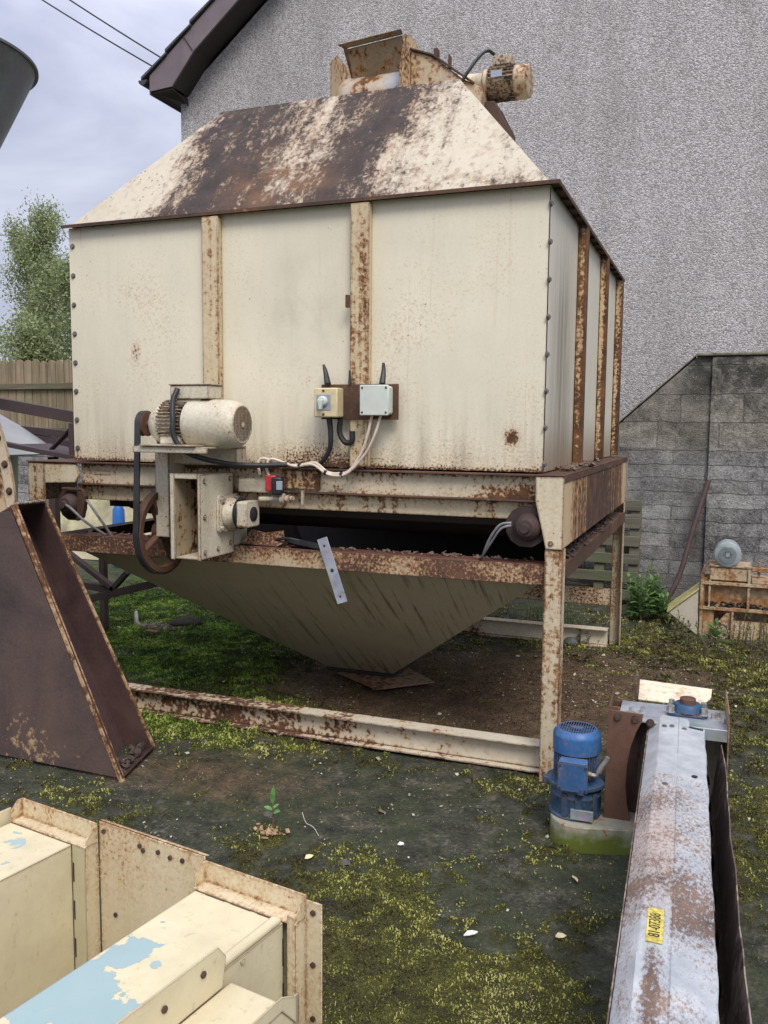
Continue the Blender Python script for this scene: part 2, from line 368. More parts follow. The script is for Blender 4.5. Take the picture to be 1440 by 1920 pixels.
M['drive'] = rusty('drive_cream_paint', (.62,.575,.45), T=.612, soft=.06, fine=85, large=8, edge=.40, spots=.26, dirt=.5, streak=.2, dirtcol=(.13,.11,.08))
M['drive_in'] = rusty('drive_dark_inside', (.36,.31,.22), T=.56, fine=24, edge=.1, streak=.5, ramp=[(.3,(.01,.009,.008)),(.6,(.03,.022,.018)),(.9,(.07,.04,.03))])  # darker than the outer drive paint, with near-black rust tints
M['fins'] = rusty('grimy_motor_fins', (.42,.38,.29), T=.50, fine=60, edge=.05, streak=.0, ramp=[(.3,(.02,.02,.024)),(.6,(.07,.07,.08)),(.9,(.12,.1,.08))])
M['galv'] = None
def galv(name, base=(.42,.45,.49), rust=.0, scale=9):
    g = G(name, .48, .55); n = g.noise(scale, 6, .65); f = g.vor(26, out='Color')
    col = g.mix(g.mapr(n, .3, .72), tuple(c*.68 for c in base), tuple(min(1,c*1.2) for c in base))
    col = g.mix(.08, col, f, 'OVERLAY')
    a = g.add(g.mul(g.noise(60, 6, .7), .55), g.mul(n, .45)); m = g.mapr(a, .66-rust, .70-rust)
    col = g.mix(m, col, g.ramp(g.noise(14, 5, .6), (.35,(.05,.03,.022)), (.7,(.16,.085,.05))))
    return g.out(col, g.mapr(n, .3, .7, .38, .62), g.bump(n, .12, .004), g.mapr(m, 0, 1, .55, 0))
M['galv'] = galv('dull_zinc'); M['galv_dark'] = galv('weathered_zinc_duct', (.16,.175,.185), 0, 5); M['galv_pale'] = plain('pale_grey_cone_paint', (.47,.48,.45), .5, .14, 3)
M['blade'] = galv('zinc_strap', (.52,.56,.63), .07)
def lid_mat():
    g = G('speckled_zinc_lid', .5, .35)
    y = g.xyz('y'); v = g.map(scale=(1, .55, 1), rot=(0,0,R(25)))
    f = g.noise(130, 7, .75, v); n = g.noise(3.4, 5, .6, dist=.5); n2 = g.noise(16, 5, .6)
    a = g.add(g.add(g.mul(f, .5), g.mul(n, .33)), g.mul(n2, .2))
    xl = g.math('SUBTRACT', g.add(g.xyz('x'), g.mul(g.add(y, .45), .032)), .594)
    R_ = g.mapr(xl, -.003, .004); L_ = g.math('SUBTRACT', 1, R_)
    a = g.add(a, g.mapr(y, -.93, -1.01, -.20, 0, True))
    a = g.add(a, g.mul(g.bell('y', -1.78, .20, .075), R_))
    a = g.add(a, g.mul(g.bell('y', -2.06, .24, .105), g.bell(xl, -.032, .028)))
    a = g.add(a, g.mul(g.bell('y', -2.05, .24, -.045), R_)); a = g.add(a, g.mul(g.bell('y', -2.0, .25, -.07), g.bell(xl, -.06, .02)))
    a = g.add(a, .012); a = g.add(a, g.mul(R_, .012))
    m = g.mapr(a, .485, .59)
    zc = g.mix(g.mapr(n2, .3, .7), (.43,.46,.49), (.68,.71,.735))
    rc = g.ramp(g.add(g.mul(n2, .6), g.mul(f, .4)), (.32,(.05,.034,.03)), (.5,(.13,.085,.065)), (.66,(.27,.175,.12)), (.85,(.40,.30,.22)))
    warm = g.mul(g.bell('y', -1.45, .5, .6), L_)
    zc = g.mix(warm, zc, (.62,.47,.38))
    return g.out(g.mix(m, zc, rc), g.mapr(m, 0, 1, .42, .8), g.bump(g.add(f, a), .3, .003), g.mapr(m, 0, 1, .4, 0))
M['lid'] = lid_mat()
M['blue'] = rusty('blue_motor_paint', (.026,.125,.32), T=.625, fine=60, large=9, edge=.16, spots=.2, dirt=.8, dirtcol=(.06,.055,.05), streak=.25, halo=.1, rough=.42, ramp=[(.3,(.02,.03,.04)),(.7,(.08,.09,.1)),(.9,(.2,.22,.24))])
M['blue_dark'] = rusty('grimy_blue_paint', (.02,.08,.17), T=.60, fine=40, edge=.12, dirt=.7, dirtcol=(.03,.045,.05), halo=.05, rough=.4, ramp=[(.3,(.012,.014,.016)),(.7,(.03,.035,.04)),(.9,(.07,.06,.05))])
M['rustplate'] = rust_sheet('warm_rust_plate', T=.74, tint=[(.28,(.06,.03,.02)),(.5,(.115,.058,.038)),(.72,(.165,.088,.056)),(.9,(.24,.14,.09))], fine=70)
M['mossy_base'] = rusty('mossy_casing_paint', (.36,.36,.30), T=.60, fine=30, edge=.15, dirt=.4, dirtcol=(.10,.13,.03), extra=lambda g, c: g.mix(g.mapr(g.add(g.mul(g.xyz('z'), -6), g.noise(14, 5, .6)), .0, .32), c, (.12,.15,.025)), streak=.25)
M['rubber'] = plain('black_rubber', (.022,.023,.026), .5, .35, 30)
M['belt'] = plain('worn_belt_rubber', (.03,.03,.032), .42, .5, 8)
M['white_cable'] = plain('aged_white_cable', (.62,.52,.43), .5, .2, 40)
M['grey_cable'] = plain('grey_cable', (.18,.18,.18), .5, .3, 40)
M['cream_plastic'] = plain('cream_switch_case', (.62,.52,.30), .45, .12, 30)
M['pale_plastic'] = plain('pale_green_box', (.56,.60,.54), .45, .08, 14)
M['steel_plate'] = plain('switch_plate_metal', (.38,.43,.50), .35, .15, 20, .4)
M['red'] = plain('red_plastic', (.45,.03,.03), .4, .25, 40); M['black'] = plain('black_plastic', (.016,.017,.02), .4, .4, 30)
M['boltm'] = plain('dull_bolt_zinc', (.20,.19,.175), .5, .4, 60, .5); M['bolt_rust'] = plain('rusty_bolt', (.07,.04,.03), .8, .5, 60); M['bolt_bright'] = plain('bright_bolt', (.50,.49,.46), .35, .3, 60, .7)
M['debris'] = plain('dry_litter', (.16,.115,.085), .9, .55, 45, 0, .5)
M['grain_dust'] = plain('dust_heap', (.07,.05,.042), .95, .6, 70, 0, .7)
# foreground duct: cream over pale blue
def chip_paint(name, zones=None, T=.70, base=(.65,.58,.385), edge=True):
    g = G(name, .42)
    n = g.noise(9, 9, .68, dist=.6); n2 = g.noise(34, 6, .65)
    a = g.add(g.mul(n, .66), g.mul(n2, .34))
    for z in (zones(g) if zones else []): a = g.add(a, z)
    m = g.mapr(a, T, T+.008)
    t = g.noise(2., 3, .5); col = g.mix(g.mapr(t, .3, .7), tuple(c*.94 for c in base), tuple(c*1.05 for c in base))
    dn = g.noise(50, 5, .65, g.map(scale=(1,1,.5))); col = g.mix(g.mul(g.mapr(dn, .6, .72), .5), col, (.30,.24,.14))
    col = g.mix(g.mul(g.mapr(g.noise(4,7,.68), .42, .66), .42), col, (.38,.31,.19))
    bl = g.mix(g.mapr(g.noise(3,3), .3, .7), (.255,.36,.37), (.32,.425,.43))
    col = g.mix(m, col, bl)
    if edge:
        e = g.mapr(g.add(g.edge(.006), g.mul(g.noise(40, 5, .6), .9)), 1.0, 1.12); col = g.mix(g.mul(e, .8), col, (.13,.065,.035))
    w = g.noise(30, 3, .5, g.map(scale=(1,1,1), rot=(0,.5,0)), dist=1.2); wr = g.mapr(w, .62, .7)
    return g.out(col, .42, g.bump(g.add(g.add(g.mul(m, -1), g.mul(wr, .25)), g.mul(t, .8)), .5, .0022))
def z_blue(g):
    def bl(x, y, rx, ry, a): return g.mul(g.bell('x', x, rx), g.bell('y', y, ry, a))
    v = None
    for q in ((-.30,-2.57,.20,.19,.42),(-.20,-2.62,.15,.13,.40),(-.262,-2.45,.085,.10,.36),(-.19,-2.455,.04,.03,.30),(-.26,-2.338,.02,.016,.30),(-.735,-2.20,.10,.07,.24),(-.70,-2.28,.07,.05,.24),(-.66,-2.135,.08,.03,.22),(-.80,-2.16,.07,.05,.2)):
        w = bl(*q); v = w if v is None else g.math('MAXIMUM', v, w)
    return [g.mul(v, g.mapr(g.xyz('z'), .550, .553))]
M['fg'] = chip_paint('cream_over_blue_duct', z_blue, .70)
M['fg_dark'] = chip_paint('cream_duct_shaded', None, .95, (.50,.45,.29))  # shaded copy of the duct cream, darkened for the fold strip
M['fg_rust'] = rusty('stippled_flange_paint', (.63,.545,.37), T=.618, soft=.08, fine=120, large=7, edge=.13, streak=.2, zones=lambda g: [g.mapr(g.xyz('z'), .46, .6, -.02, .06)], dirt=.5, dirtcol=(.36,.27,.15), halo=.5, ramp=[(.3,(.08,.045,.03)),(.5,(.24,.12,.05)),(.75,(.40,.22,.09))], spots=.12)
M['orange'] = rusty('orange_rusted_frame', (.52,.47,.34), T=.495, soft=.13, fine=45, large=7, edge=.2, streak=.12, dirt=.5, ramp=[(.32,(.022,.012,.009)),(.46,(.085,.036,.016)),(.58,(.22,.095,.03)),(.75,(.38,.21,.085))], halo=.5)
M['orange_panel'] = rusty('orange_stained_panel', (.50,.45,.34), T=.49, soft=.16, fine=24, large=7, edge=.1, streak=.2, dirt=.6, zones=lambda g: [g.bell('z', .26, .06, .08)], ramp=[(.3,(.05,.025,.015)),(.5,(.2,.075,.025)),(.75,(.36,.16,.05))], halo=.8)
M['hood'] = rusty('pale_hood_paint', (.56,.52,.42), T=.68, fine=40, edge=.25, dirt=.35)
M['hood_top'] = plain('mossy_yellow_paint', (.45,.40,.17), .6, .3, 22)
M['grey_motor'] = plain('grey_motor_paint', (.30,.345,.36), .42, .25, 16)
M['tyre_grit'] = plain('black_grit', (.03,.03,.03), .9, .7, 60, 0, 1.)
# masonry
def pebble():
    g = G('pebble_dash_render', .9); v = g.comb(g.xyz('x'), g.xyz('y'), g.xyz('z'))
    vo = g.vor(74, v); vc = g.vor(74, v, 'Color'); n = g.noise(1.1, 5, .55); f = g.noise(130, 3, .6)
    bw = g.t.nodes.new('ShaderNodeRGBToBW'); g.put(bw.inputs[0], vc)
    k = g.add(g.mul(bw.outputs[0], .55), g.mul(f, .45))
    col = g.ramp(k, (.15,(.13,.125,.125)), (.32,(.285,.27,.266)), (.5,(.43,.412,.41)), (.75,(.66,.64,.64)))
    st = g.mapr(g.noise(1., 5, .6, g.map(scale=(2.2, 1, .35))), .45, .72)
    col = g.mix(g.mul(g.mapr(n, .35, .7), .16), col, (.20,.175,.155), 'MIX'); col = g.mix(g.mul(st, .42), col, (.18,.168,.16))
    return g.out(col, .9, g.bump(g.add(g.math('SUBTRACT', 1, vo), g.mul(f, .5)), .6, .013))
M['pebble'] = pebble()
def blocks():
    g = G('grey_block_wall', .92)
    def brick(bw_, rh, off):
        b = g.t.nodes.new('ShaderNodeTexBrick'); b.inputs['Scale'].default_value = 1; b.inputs['Brick Width'].default_value = bw_; b.inputs['Row Height'].default_value = rh
        b.inputs['Mortar Size'].default_value = .006; b.inputs['Mortar Smooth'].default_value = .4; b.offset = .37
        b.inputs['Color1'].default_value = (.2,.2,.2,1); b.inputs['Color2'].default_value = (.9,.9,.9,1); b.inputs['Mortar'].default_value = (.5,.5,.5,1)
        w = g.add(g.xyz('x'), g.mul(g.noise(6, 3), .02)); z = g.add(g.xyz('z'), g.mul(g.noise(5, 5), .05))
        g.put(b.inputs['Vector'], g.comb(g.add(w, .13), g.add(z, off), 0)); return b
    b1 = brick(.72, .1205, -.005); b2 = brick(.50, .241, .116)
    sel = g.mapr(g.xyz('z'), 1.325, 1.335)
    tone = g.mix(sel, b1.outputs['Color'], b2.outputs['Color']); mort = g.add(g.mul(b1.outputs['Fac'], g.math('SUBTRACT', 1, sel)), g.mul(b2.outputs['Fac'], sel))
    bwn = g.t.nodes.new('ShaderNodeRGBToBW'); g.put(bwn.inputs[0], tone)
    f = g.noise(75, 6, .72); n = g.noise(3.2, 6, .65)
    n2_ = g.noise(16, 6, .7); k = g.add(g.add(g.add(g.mul(f, .40), g.mul(n, .26)), g.mul(n2_, .26)), g.mul(g.math('SUBTRACT', bwn.outputs[0], .5), .10))
    low = g.ramp(k, (.36,(.05,.05,.05)), (.44,(.20,.195,.188)), (.52,(.36,.35,.34)), (.62,(.62,.61,.59)))
    hi = g.ramp(k, (.36,(.045,.042,.036)), (.44,(.195,.178,.148)), (.52,(.34,.315,.27)), (.62,(.57,.55,.50)))
    col = g.mix(g.mapr(g.add(g.xyz('z'), g.mul(n, .2)), 1.35, 1.5), low, hi)
    # soot at the top of the older right half and down the joint
    soot = g.mul(g.mapr(g.xyz('z'), 1.45, 1.95, 0, 1, True), g.mapr(g.noise(9, 7, .72), .40, .56))
    soot = g.mul(soot, g.mapr(g.xyz('x'), .3, .5, .25, 1)); col = g.mix(g.mul(soot, .85), col, (.04,.04,.035))
    j = g.mul(g.bell('x', .50, .14), g.mapr(g.noise(4, 5, .6), .4, .6)); col = g.mix(g.mul(j, .55), col, (.075,.07,.055))
    bt = g.mul(g.mapr(g.xyz('z'), .35, 0, 0, 1), g.mapr(g.noise(5, 5), .35, .65)); col = g.mix(g.mul(bt, .5), col, (.07,.075,.05))
    col = g.mix(g.mul(mort, g.mapr(g.noise(7, 4, .6), .35, .65, .15, .6)), col, (.075,.073,.068))
    wh = g.mul(g.mapr(g.vor(42), .16, .08), g.mapr(g.noise(8, 2), .54, .6)); col = g.mix(wh, col, (.68,.67,.64))
    return g.out(col, .92, g.bump(g.add(g.add(g.mul(f, .8), g.mul(n2_, .9)), g.mul(mort, -.6)), 1., .022))
M['block'] = blocks()
M['coping'] = plain('mossy_coping_stone', (.17,.155,.115), .95, .6, 14, 0, .8)
M['tile'] = plain('dark_roof_tile', (.07,.072,.075), .7, .35, 12)
M['fascia'] = plain('mauve_brown_fascia', (.17,.135,.145), .45, .15, 4)
M['soffit'] = plain('dark_brown_soffit', (.035,.025,.024), .5, .2, 5)
M['gutter'] = plain('dark_gutter', (.05,.045,.045), .4, .2, 5)
def wood(name, c0, c1, moss=.3, ax='z'):
    g = G(name, .85); s = {'z': (14, 14, .9), 'x': (.9, 14, 14)}[ax]
    n = g.noise(1.6, 7, .65, g.map(scale=s), dist=.5); w = g.noise(2.2, 4, .55)
    col = g.ramp(g.add(g.mul(n, .7), g.mul(w, .3)), (.3, c0), (.7, c1))
    col = g.mix(g.mul(g.mapr(g.noise(2.6, 5, .6), .45, .68), moss), col, (.10,.13,.05))
    oi = g.t.nodes.new('ShaderNodeObjectInfo')
    return g.out(col, .85, g.bump(n, .5, .006))
M['fence'] = wood('weathered_fence_board', (.10,.075,.046), (.38,.295,.19), .32)
M['fence_rail'] = wood('fence_rail_wood', (.07,.055,.036), (.18,.15,.10), .5, 'x')
M['pallet'] = wood('green_grey_pallet', (.06,.055,.042), (.20,.185,.14), .55, 'x')
M['timber'] = wood('damp_timber_offcut', (.12,.06,.04), (.28,.18,.12), .1, 'x')
M['bearing'] = rust_sheet('scaly_bearing_rust', T=.70, paint=(.2,.13,.1), tint=[(.3,(.022,.015,.014)),(.5,(.055,.034,.03)),(.7,(.095,.055,.045))], fine=60)
M['trough'] = rust_sheet('crusted_trough_rust', T=.545, paint=(.27,.215,.18), tint=[(.28,(.045,.030,.027)),(.48,(.105,.07,.06)),(.7,(.19,.125,.10))], fine=26, zones=lambda g: [g.mapr(g.xyz('z'), .33, .41, 0, .05)])
M['bark'] = plain('birch_bark', (.12,.105,.085), .9, .6, 12)
def leaf_mat(name, c0, c1):
    g = G(name, .55); a = g.attr('tone'); col = g.mix(a.outputs['Fac'], c0, c1)
    tr = g.t.nodes.new('ShaderNodeBsdfTranslucent'); g.put(tr.inputs[0], col)
    g.out(col); ms = g.t.nodes.new('ShaderNodeMixShader'); ms.inputs[0].default_value = .35
    o = g.t.nodes['Material Output']; g.t.links.new(g.b.outputs[0], ms.inputs[1]); g.t.links.new(tr.outputs[0], ms.inputs[2]); g.t.links.new(ms.outputs[0], o.inputs[0])
    return g.m
M['birch_leaf'] = leaf_mat('birch_leaf', (.16,.21,.08), (.42,.47,.24))
M['herb_leaf'] = leaf_mat('willowherb_leaf', (.055,.125,.035), (.19,.34,.10))
M['weed_leaf'] = leaf_mat('dull_weed_leaf', (.06,.085,.035), (.20,.23,.10))
M['red_weed'] = leaf_mat('reddish_weed_leaf', (.08,.03,.025), (.14,.13,.06))
M['moss'] = leaf_mat('moss_tuft', (.045,.055,.012), (.24,.27,.05))
M['flake'] = leaf_mat('pale_litter_flake', (.22,.17,.10), (.72,.68,.55))
M['herb_stem'] = plain('red_green_stem', (.13,.085,.05), .6, .3, 30)
M['concrete_bit'] = plain('blue_grey_stone', (.11,.125,.13), .85, .3, 20, 0, .5)
M['mud'] = plain('mud_clod', (.04,.034,.028), .9, .4, 30, 0, .6)
M['cloth'] = plain('dirty_cloth', (.20,.17,.135), .95, .5, 25, 0, .7)
M['sheet_white'] = plain('curled_pale_sheet', (.52,.48,.46), .5, .35, 25)
M['sticker'] = plain('yellow_label', (.52,.43,.09), .6, .45, 110); M['ink'] = plain('black_ink', (.03,.03,.025), .6, .1, 30)
M['blue_drum'] = plain('blue_plastic', (.02,.13,.42), .4, .2, 5)
M['pale_board'] = plain('pale_yellow_board', (.40,.36,.22), .6, .4, 5)
M['bag'] = plain('white_sheet', (.62,.60,.58), .6, .15, 8)
#@@M2
M['flap'] = rusty('bright_cream_flap', (.72,.66,.50), T=.64, fine=50, edge=.1, zones=lambda g: [g.mul(g.bell('x', .60, .10), g.bell('y', -.17, .10, .10))], halo=.8, dirt=.2)
M['lattice'] = rust_sheet('purple_brown_lattice', T=.80, tint=[(.3,(.04,.026,.028)),(.5,(.075,.05,.052)),(.75,(.11,.075,.07))])
M['casing'] = rusty('casing_ring_paint', (.56,.47,.34), T=.52, fine=20, edge=.3)
M['rust_cream'] = rusty('casing_face_paint', (.56,.44,.28), T=.42, fine=8, large=3, edge=0, zones=lambda g: [g.mapr(g.xyz('z'), 1.22, 1.12, 0, -.15)], ramp=PURPLE_RUST)
M['drum'] = rusty('stained_drum_paint', (.52,.49,.42), T=.58, fine=24, large=4, edge=.05, zones=lambda g: [g.bell('x', -1.17, .13, .13)], dirt=.4, halo=.6, extra=lambda g, c: g.mix(g.mapr(g.xyz('x'), -1.08, -1.0), c, (.34,.36,.42)))
M['gearcase'] = rusty('rusted_gearcase_paint', (.52,.44,.31), T=.50, soft=.10, fine=40, large=5, edge=.3, streak=.4, dirt=.5)
M['outlet_plate'] = rusty('grimy_outlet_plate', (.16,.16,.14), T=.50, fine=30, edge=.2, dirt=.6, dirtcol=(.05,.045,.035))
M['hood_rust'] = rusty('grimy_inlet_hood', (.30,.26,.18), T=.53, soft=.10, fine=30, edge=.4, streak=.4, dirt=.6, dirtcol=(.06,.05,.035))
M['brass'] = plain('brass_gland', (.42,.30,.10), .4, .2, 40, .6)
M['dust_pale'] = plain('pale_dust_heap', (.25,.20,.17), .95, .5, 60, 0, .6)
M['pole'] = plain('brown_iron_pole', (.075,.045,.042), .6, .3, 14)
M['leaf_green'] = plain('seedling_leaf', (.10,.24,.065), .45, .3, 50)
M['dead_leaf'] = plain('tan_dead_leaf', (.36,.235,.13), .8, .5, 60, 0, .4)
M['white_scrap'] = plain('white_scrap', (.72,.72,.70), .6, .1, 20); M['dry_leaf'] = plain('dry_leaf', (.62,.52,.30), .6, .25, 50)
#@@BODY
# ------------------------------------------------------------------ ground
def lattice(seed):
    return np.random.default_rng(seed).random((256, 256))
_LT = [lattice(100+i) for i in range(6)]
def vnoise(x, y, k=0):
    xi = np.floor(x).astype(int); yi = np.floor(y).astype(int); fx = x-xi; fy = y-yi
    fx = fx*fx*(3-2*fx); fy = fy*fy*(3-2*fy); T = _LT[k % 6]
    a = T[xi & 255, yi & 255]; b = T[(xi+1) & 255, yi & 255]; c = T[xi & 255, (yi+1) & 255]; d = T[(xi+1) & 255, (yi+1) & 255]
    return (a*(1-fx)+b*fx)*(1-fy)+(c*(1-fx)+d*fx)*fy
def fbm(x, y, s, o=5, k=0, g=.55):
    t = 0; n = 0; a = 1
    for i in range(o):
        t = t+a*vnoise(x*s+17.3*i+91*k, y*s+9.1*i+37*k, i+k); n += a; a *= g; s *= 2.03
    return t/n
MOSS = [(-2.9,1.5,1.1,1.0,.42),(-2.0,.7,.9,.7,.36),(-1.9,-.05,.9,.3,.30),(-1.4,.25,.6,.3,.20),(-3.6,2.6,1.4,.9,.35),(-.72,-1.02,.2,.12,.44),(-.34,-1.18,.26,.18,.46),
        (-.16,-1.45,.27,.26,.56),(-.05,-1.75,.25,.27,.54),(.36,-1.12,.12,.10,.30),(.19,-1.48,.12,.12,.22),(.33,-1.46,.13,.15,.36),(.17,-.74,.12,.09,.22),(.40,-.95,.12,.1,.15),(.24,-1.7,.14,.14,.22),
        (-.3,-.12,.8,.16,.22),(-1.83,-1.03,.4,.16,.28),(1.0,.9,.9,1.0,.24),(.5,1.9,.8,.6,.18),(.9,2.3,1.0,.5,.25),(-.2,2.4,.8,.4,.22),(.88,-.2,.35,.5,.18),(.9,-1.2,.3,.6,.05),(-2.6,-1.3,.5,.5,.2)]
BROWN = [(-.85,.85,1.0,.7,1.0),(-.5,1.5,.7,.5,.5),(.05,1.0,.4,.6,.3),(-1.3,-.55,.5,.25,.35),(.25,2.1,.6,.4,.45),(.9,1.7,.7,.5,.3)]
def fields(x, y):
    b = fbm(x, y, 2.1, 5, 0); h = fbm(x, y, 7.5, 5, 1, .7); h2 = fbm(x, y, 22, 3, 3, .7); m = .30*(b-.5)*2+.40*(h-.5)*2+.42*(h2-.5)*2
    for cx, cy, rx, ry, a in MOSS: m = m+a*np.exp(-((x-cx)/rx)**2-((y-cy)/ry)**2)
    br = .25*(fbm(x, y, 1.3, 4, 2)-.5)
    for cx, cy, rx, ry, a in BROWN: br = br+a*np.exp(-((x-cx)/rx)**2-((y-cy)/ry)**2)
    m = m-.45*br
    moss = np.clip((m-.065)/.34, 0, 1)
    green = np.clip((-x-1.0)/1.2, 0, 1)*np.clip((y+.6)/.6, 0, 1)       # fresher green behind the bin, olive elsewhere
    return moss, np.clip(br, 0, 1), green
def gheight(x, y):
    moss, br, gr = fields(x, y)
    return (fbm(x, y, 1.2, 3, 3)-.5)*.03+(fbm(x, y, 9, 4, 4)-.5)*.014+moss*(.004+.040*np.clip(fbm(x, y, 17, 3, 5)-.28, 0, 1))-.006
def gz(x, y): return float(gheight(np.array([float(x)]), np.array([float(y)]))[0])
def axis(lo, hi, st, far):
    a = list(np.arange(lo, hi, st)); d = st
    while a[-1] < far: d *= 1.35; a.append(a[-1]+d)
    d = st
    while a[0] > -far: d *= 1.35; a.insert(0, a[0]-d)
    return np.array(a)
gx = axis(-4.6, 2.4, .02, 350); gy = axis(-2.6, 4.6, .02, 350)
GX, GY = np.meshgrid(gx, gy, indexing='ij'); fx_, fy_ = GX.ravel(), GY.ravel()
moss, brown, green = fields(fx_, fy_)
gzv = gheight(fx_, fy_)
verts = np.stack([fx_, fy_, gzv], 1); nx, ny = len(gx), len(gy)
ii = (np.arange(nx-1)[:, None]*ny+np.arange(ny-1)[None, :]).ravel()
quads = np.stack([ii, ii+ny, ii+ny+1, ii+1], 1)
def np_mesh(name, verts, faces, mat, attrs=None, smooth=True):
    me = bpy.data.meshes.new(name); k = faces.shape[1]
    me.vertices.add(len(verts)); me.vertices.foreach_set('co', verts.astype(np.float32).ravel())
    me.loops.add(faces.size); me.loops.foreach_set('vertex_index', faces.astype(np.int32).ravel())
    me.polygons.add(len(faces)); me.polygons.foreach_set('loop_start', np.arange(0, faces.size, k, dtype=np.int32)); me.polygons.foreach_set('loop_total', np.full(len(faces), k, dtype=np.int32))
    me.polygons.foreach_set('use_smooth', np.full(len(faces), smooth))
    me.update(calc_edges=True); me.validate()
    for n, (dom, typ, arr) in (attrs or {}).items():
        a = me.attributes.new(n, typ, dom); a.data.foreach_set('value' if typ == 'FLOAT' else 'color', arr.astype(np.float32).ravel())
    me.materials.append(mat); return me
def ground_mat():
    g = G('muddy_mossy_yard', .8); a = g.attr('gm'); sp_ = g.t.nodes.new('ShaderNodeSeparateColor'); g.put(sp_.inputs[0], a.outputs['Color'])
    moss, br, gr = sp_.outputs[0], sp_.outputs[1], sp_.outputs[2]
    f = g.noise(70, 6, .68); n = g.noise(9, 7, .65, dist=.4); l = g.noise(1.6, 5, .6)
    k = g.add(g.mul(n, .5), g.mul(f, .5))
    mud = g.ramp(k, (.37,(.008,.009,.006)), (.46,(.026,.029,.018)), (.55,(.060,.058,.040)), (.67,(.17,.152,.118)))
    film = g.mul(g.mapr(g.noise(3.2, 5, .6), .40, .58), .8); mud = g.mix(film, mud, g.ramp(k, (.3,(.016,.021,.009)), (.7,(.058,.068,.030))))
    pale = g.mapr(g.add(g.mul(l, .5), g.mul(n, .5)), .585, .65); mud = g.mix(g.mul(pale, .6), mud, g.ramp(f, (.3,(.08,.072,.06)), (.7,(.17,.155,.135))))
    dirt = g.ramp(k, (.34,(.030,.018,.010)), (.5,(.092,.056,.030)), (.66,(.19,.125,.068))); mud = g.mix(g.mapr(g.add(br, g.mul(g.math('SUBTRACT', n, .5), .8)), .1, .55), mud, dirt)
    vf = g.noise(130, 4, .7)
    ms1 = g.ramp(g.add(g.mul(vf, .55), g.mul(n, .45)), (.34,(.014,.012,.005)), (.5,(.055,.052,.011)), (.64,(.13,.13,.026)))  # base darkened to paint the shade in gaps between moss blades
    ms2 = g.ramp(g.add(g.mul(vf, .55), g.mul(n, .45)), (.34,(.014,.024,.005)), (.5,(.048,.088,.010)), (.64,(.12,.18,.024)))
    mm = g.mapr(g.add(moss, g.mul(g.math('SUBTRACT', f, .5), 1.1)), .30, .62)
    col = g.mix(mm, mud, g.mix(gr, ms1, ms2))
    fl = g.mul(g.mapr(g.vor(34), .10, .06), g.mapr(g.noise(2.5, 2), .42, .6)); col = g.mix(g.mul(fl, .8), col, (.34,.31,.24))
    wet = g.mapr(g.noise(2.1, 4, .55), .42, .66, .9, .6); rough = g.math('MAXIMUM', wet, g.mul(mm, .9))
    crk = g.mul(g.mapr(g.vor(13, g.map(scale=(1,1,1)), feature='DISTANCE_TO_EDGE'), .035, .0), g.mapr(g.noise(2.6, 4), .47, .58)); col = g.mix(g.mul(crk, .55), col, (.010,.010,.008))
    h = g.add(g.add(g.mul(n, .8), g.mul(f, .45)), g.mul(mm, g.mul(vf, .9)))
    return g.out(col, rough, g.bump(h, .9, .016))
M['ground'] = ground_mat()
gme = np_mesh('ground', verts, quads, M['ground'], {'gm': ('POINT', 'FLOAT_COLOR', np.stack([moss, brown, green, np.ones_like(moss)], 1))})
go = bpy.data.objects.new('ground', gme); link(go); go['kind'] = 'structure'

def in_view(x, y, z=0, m=1.08):
    d = np.stack([x-CP.x, y-CP.y, np.full_like(x, z-CP.z)], 1); w = d@np.array(fw)
    u_ = d@np.array(rt2)/np.maximum(w, .01); v_ = d@np.array(up2)/np.maximum(w, .01)
    return (w > .3) & (np.abs(u_) < 720/1629.7*m) & (np.abs(v_) < 960/1629.7*m), w
def tufts(n, key):
    r_ = np.random.default_rng(key)
    # more tufts near the viewer
    x = r_.uniform(-4.4, 2.3, n*6); y = r_.uniform(-2.5, 4.4, n*6)
    mo, br, gr = fields(x, y); ok, w = in_view(x, y)
    p = np.clip(mo*1.25-.12, 0, 1)*np.clip((3.6/np.maximum(w, .5))**1.1, .3, 2.2)*.62+.02+.20*np.clip(br-.15, 0, 1)
    keep = ok & (r_.random(n*6) < p); x, y, gr, mo, w, br = x[keep][:n], y[keep][:n], gr[keep][:n], mo[keep][:n], w[keep][:n], br[keep][:n]
    return x, y, gr, mo, w, br
x, y, gr, mo, w, br_ = tufts(300000, 5)
n = len(x); r_ = np.random.default_rng(11); z = gheight(x, y)
ang = r_.uniform(0, 2*math.pi, n); hgt = r_.uniform(.003, .0095, n)*(.55+.6*mo)*np.clip(w/3.2, .75, 1.5); wid = r_.uniform(.0013, .0030, n)*np.clip(w/3.0, .75, 1.6); lean = r_.uniform(.2, 1.3, n)*hgt
la = ang+r_.uniform(-1, 1, n)+1.57
c = np.stack([x, y, z-.002], 1); dx = np.stack([np.cos(ang), np.sin(ang), 0*ang], 1)*wid[:, None]
tip = c+np.stack([np.cos(la)*lean, np.sin(la)*lean, hgt], 1); mid = (c+tip)/2+np.stack([0*x, 0*x, hgt*.22], 1)
tv = np.stack([c-dx*.6, c+dx*.6, mid+dx, tip, mid-dx], 1).reshape(-1, 3)
b5 = np.arange(n)*5
tf = np.concatenate([np.stack([b5, b5+1, b5+2, b5+4], 1), np.stack([b5+4, b5+2, b5+3, b5+3], 1)])
tf_q = np.stack([b5, b5+1, b5+2, b5+4], 1); tf_t = np.stack([b5+4, b5+2, b5+3], 1)
tf = np.concatenate([np.stack([b5, b5+1, b5+2], 1), np.stack([b5, b5+2, b5+4], 1), tf_t])
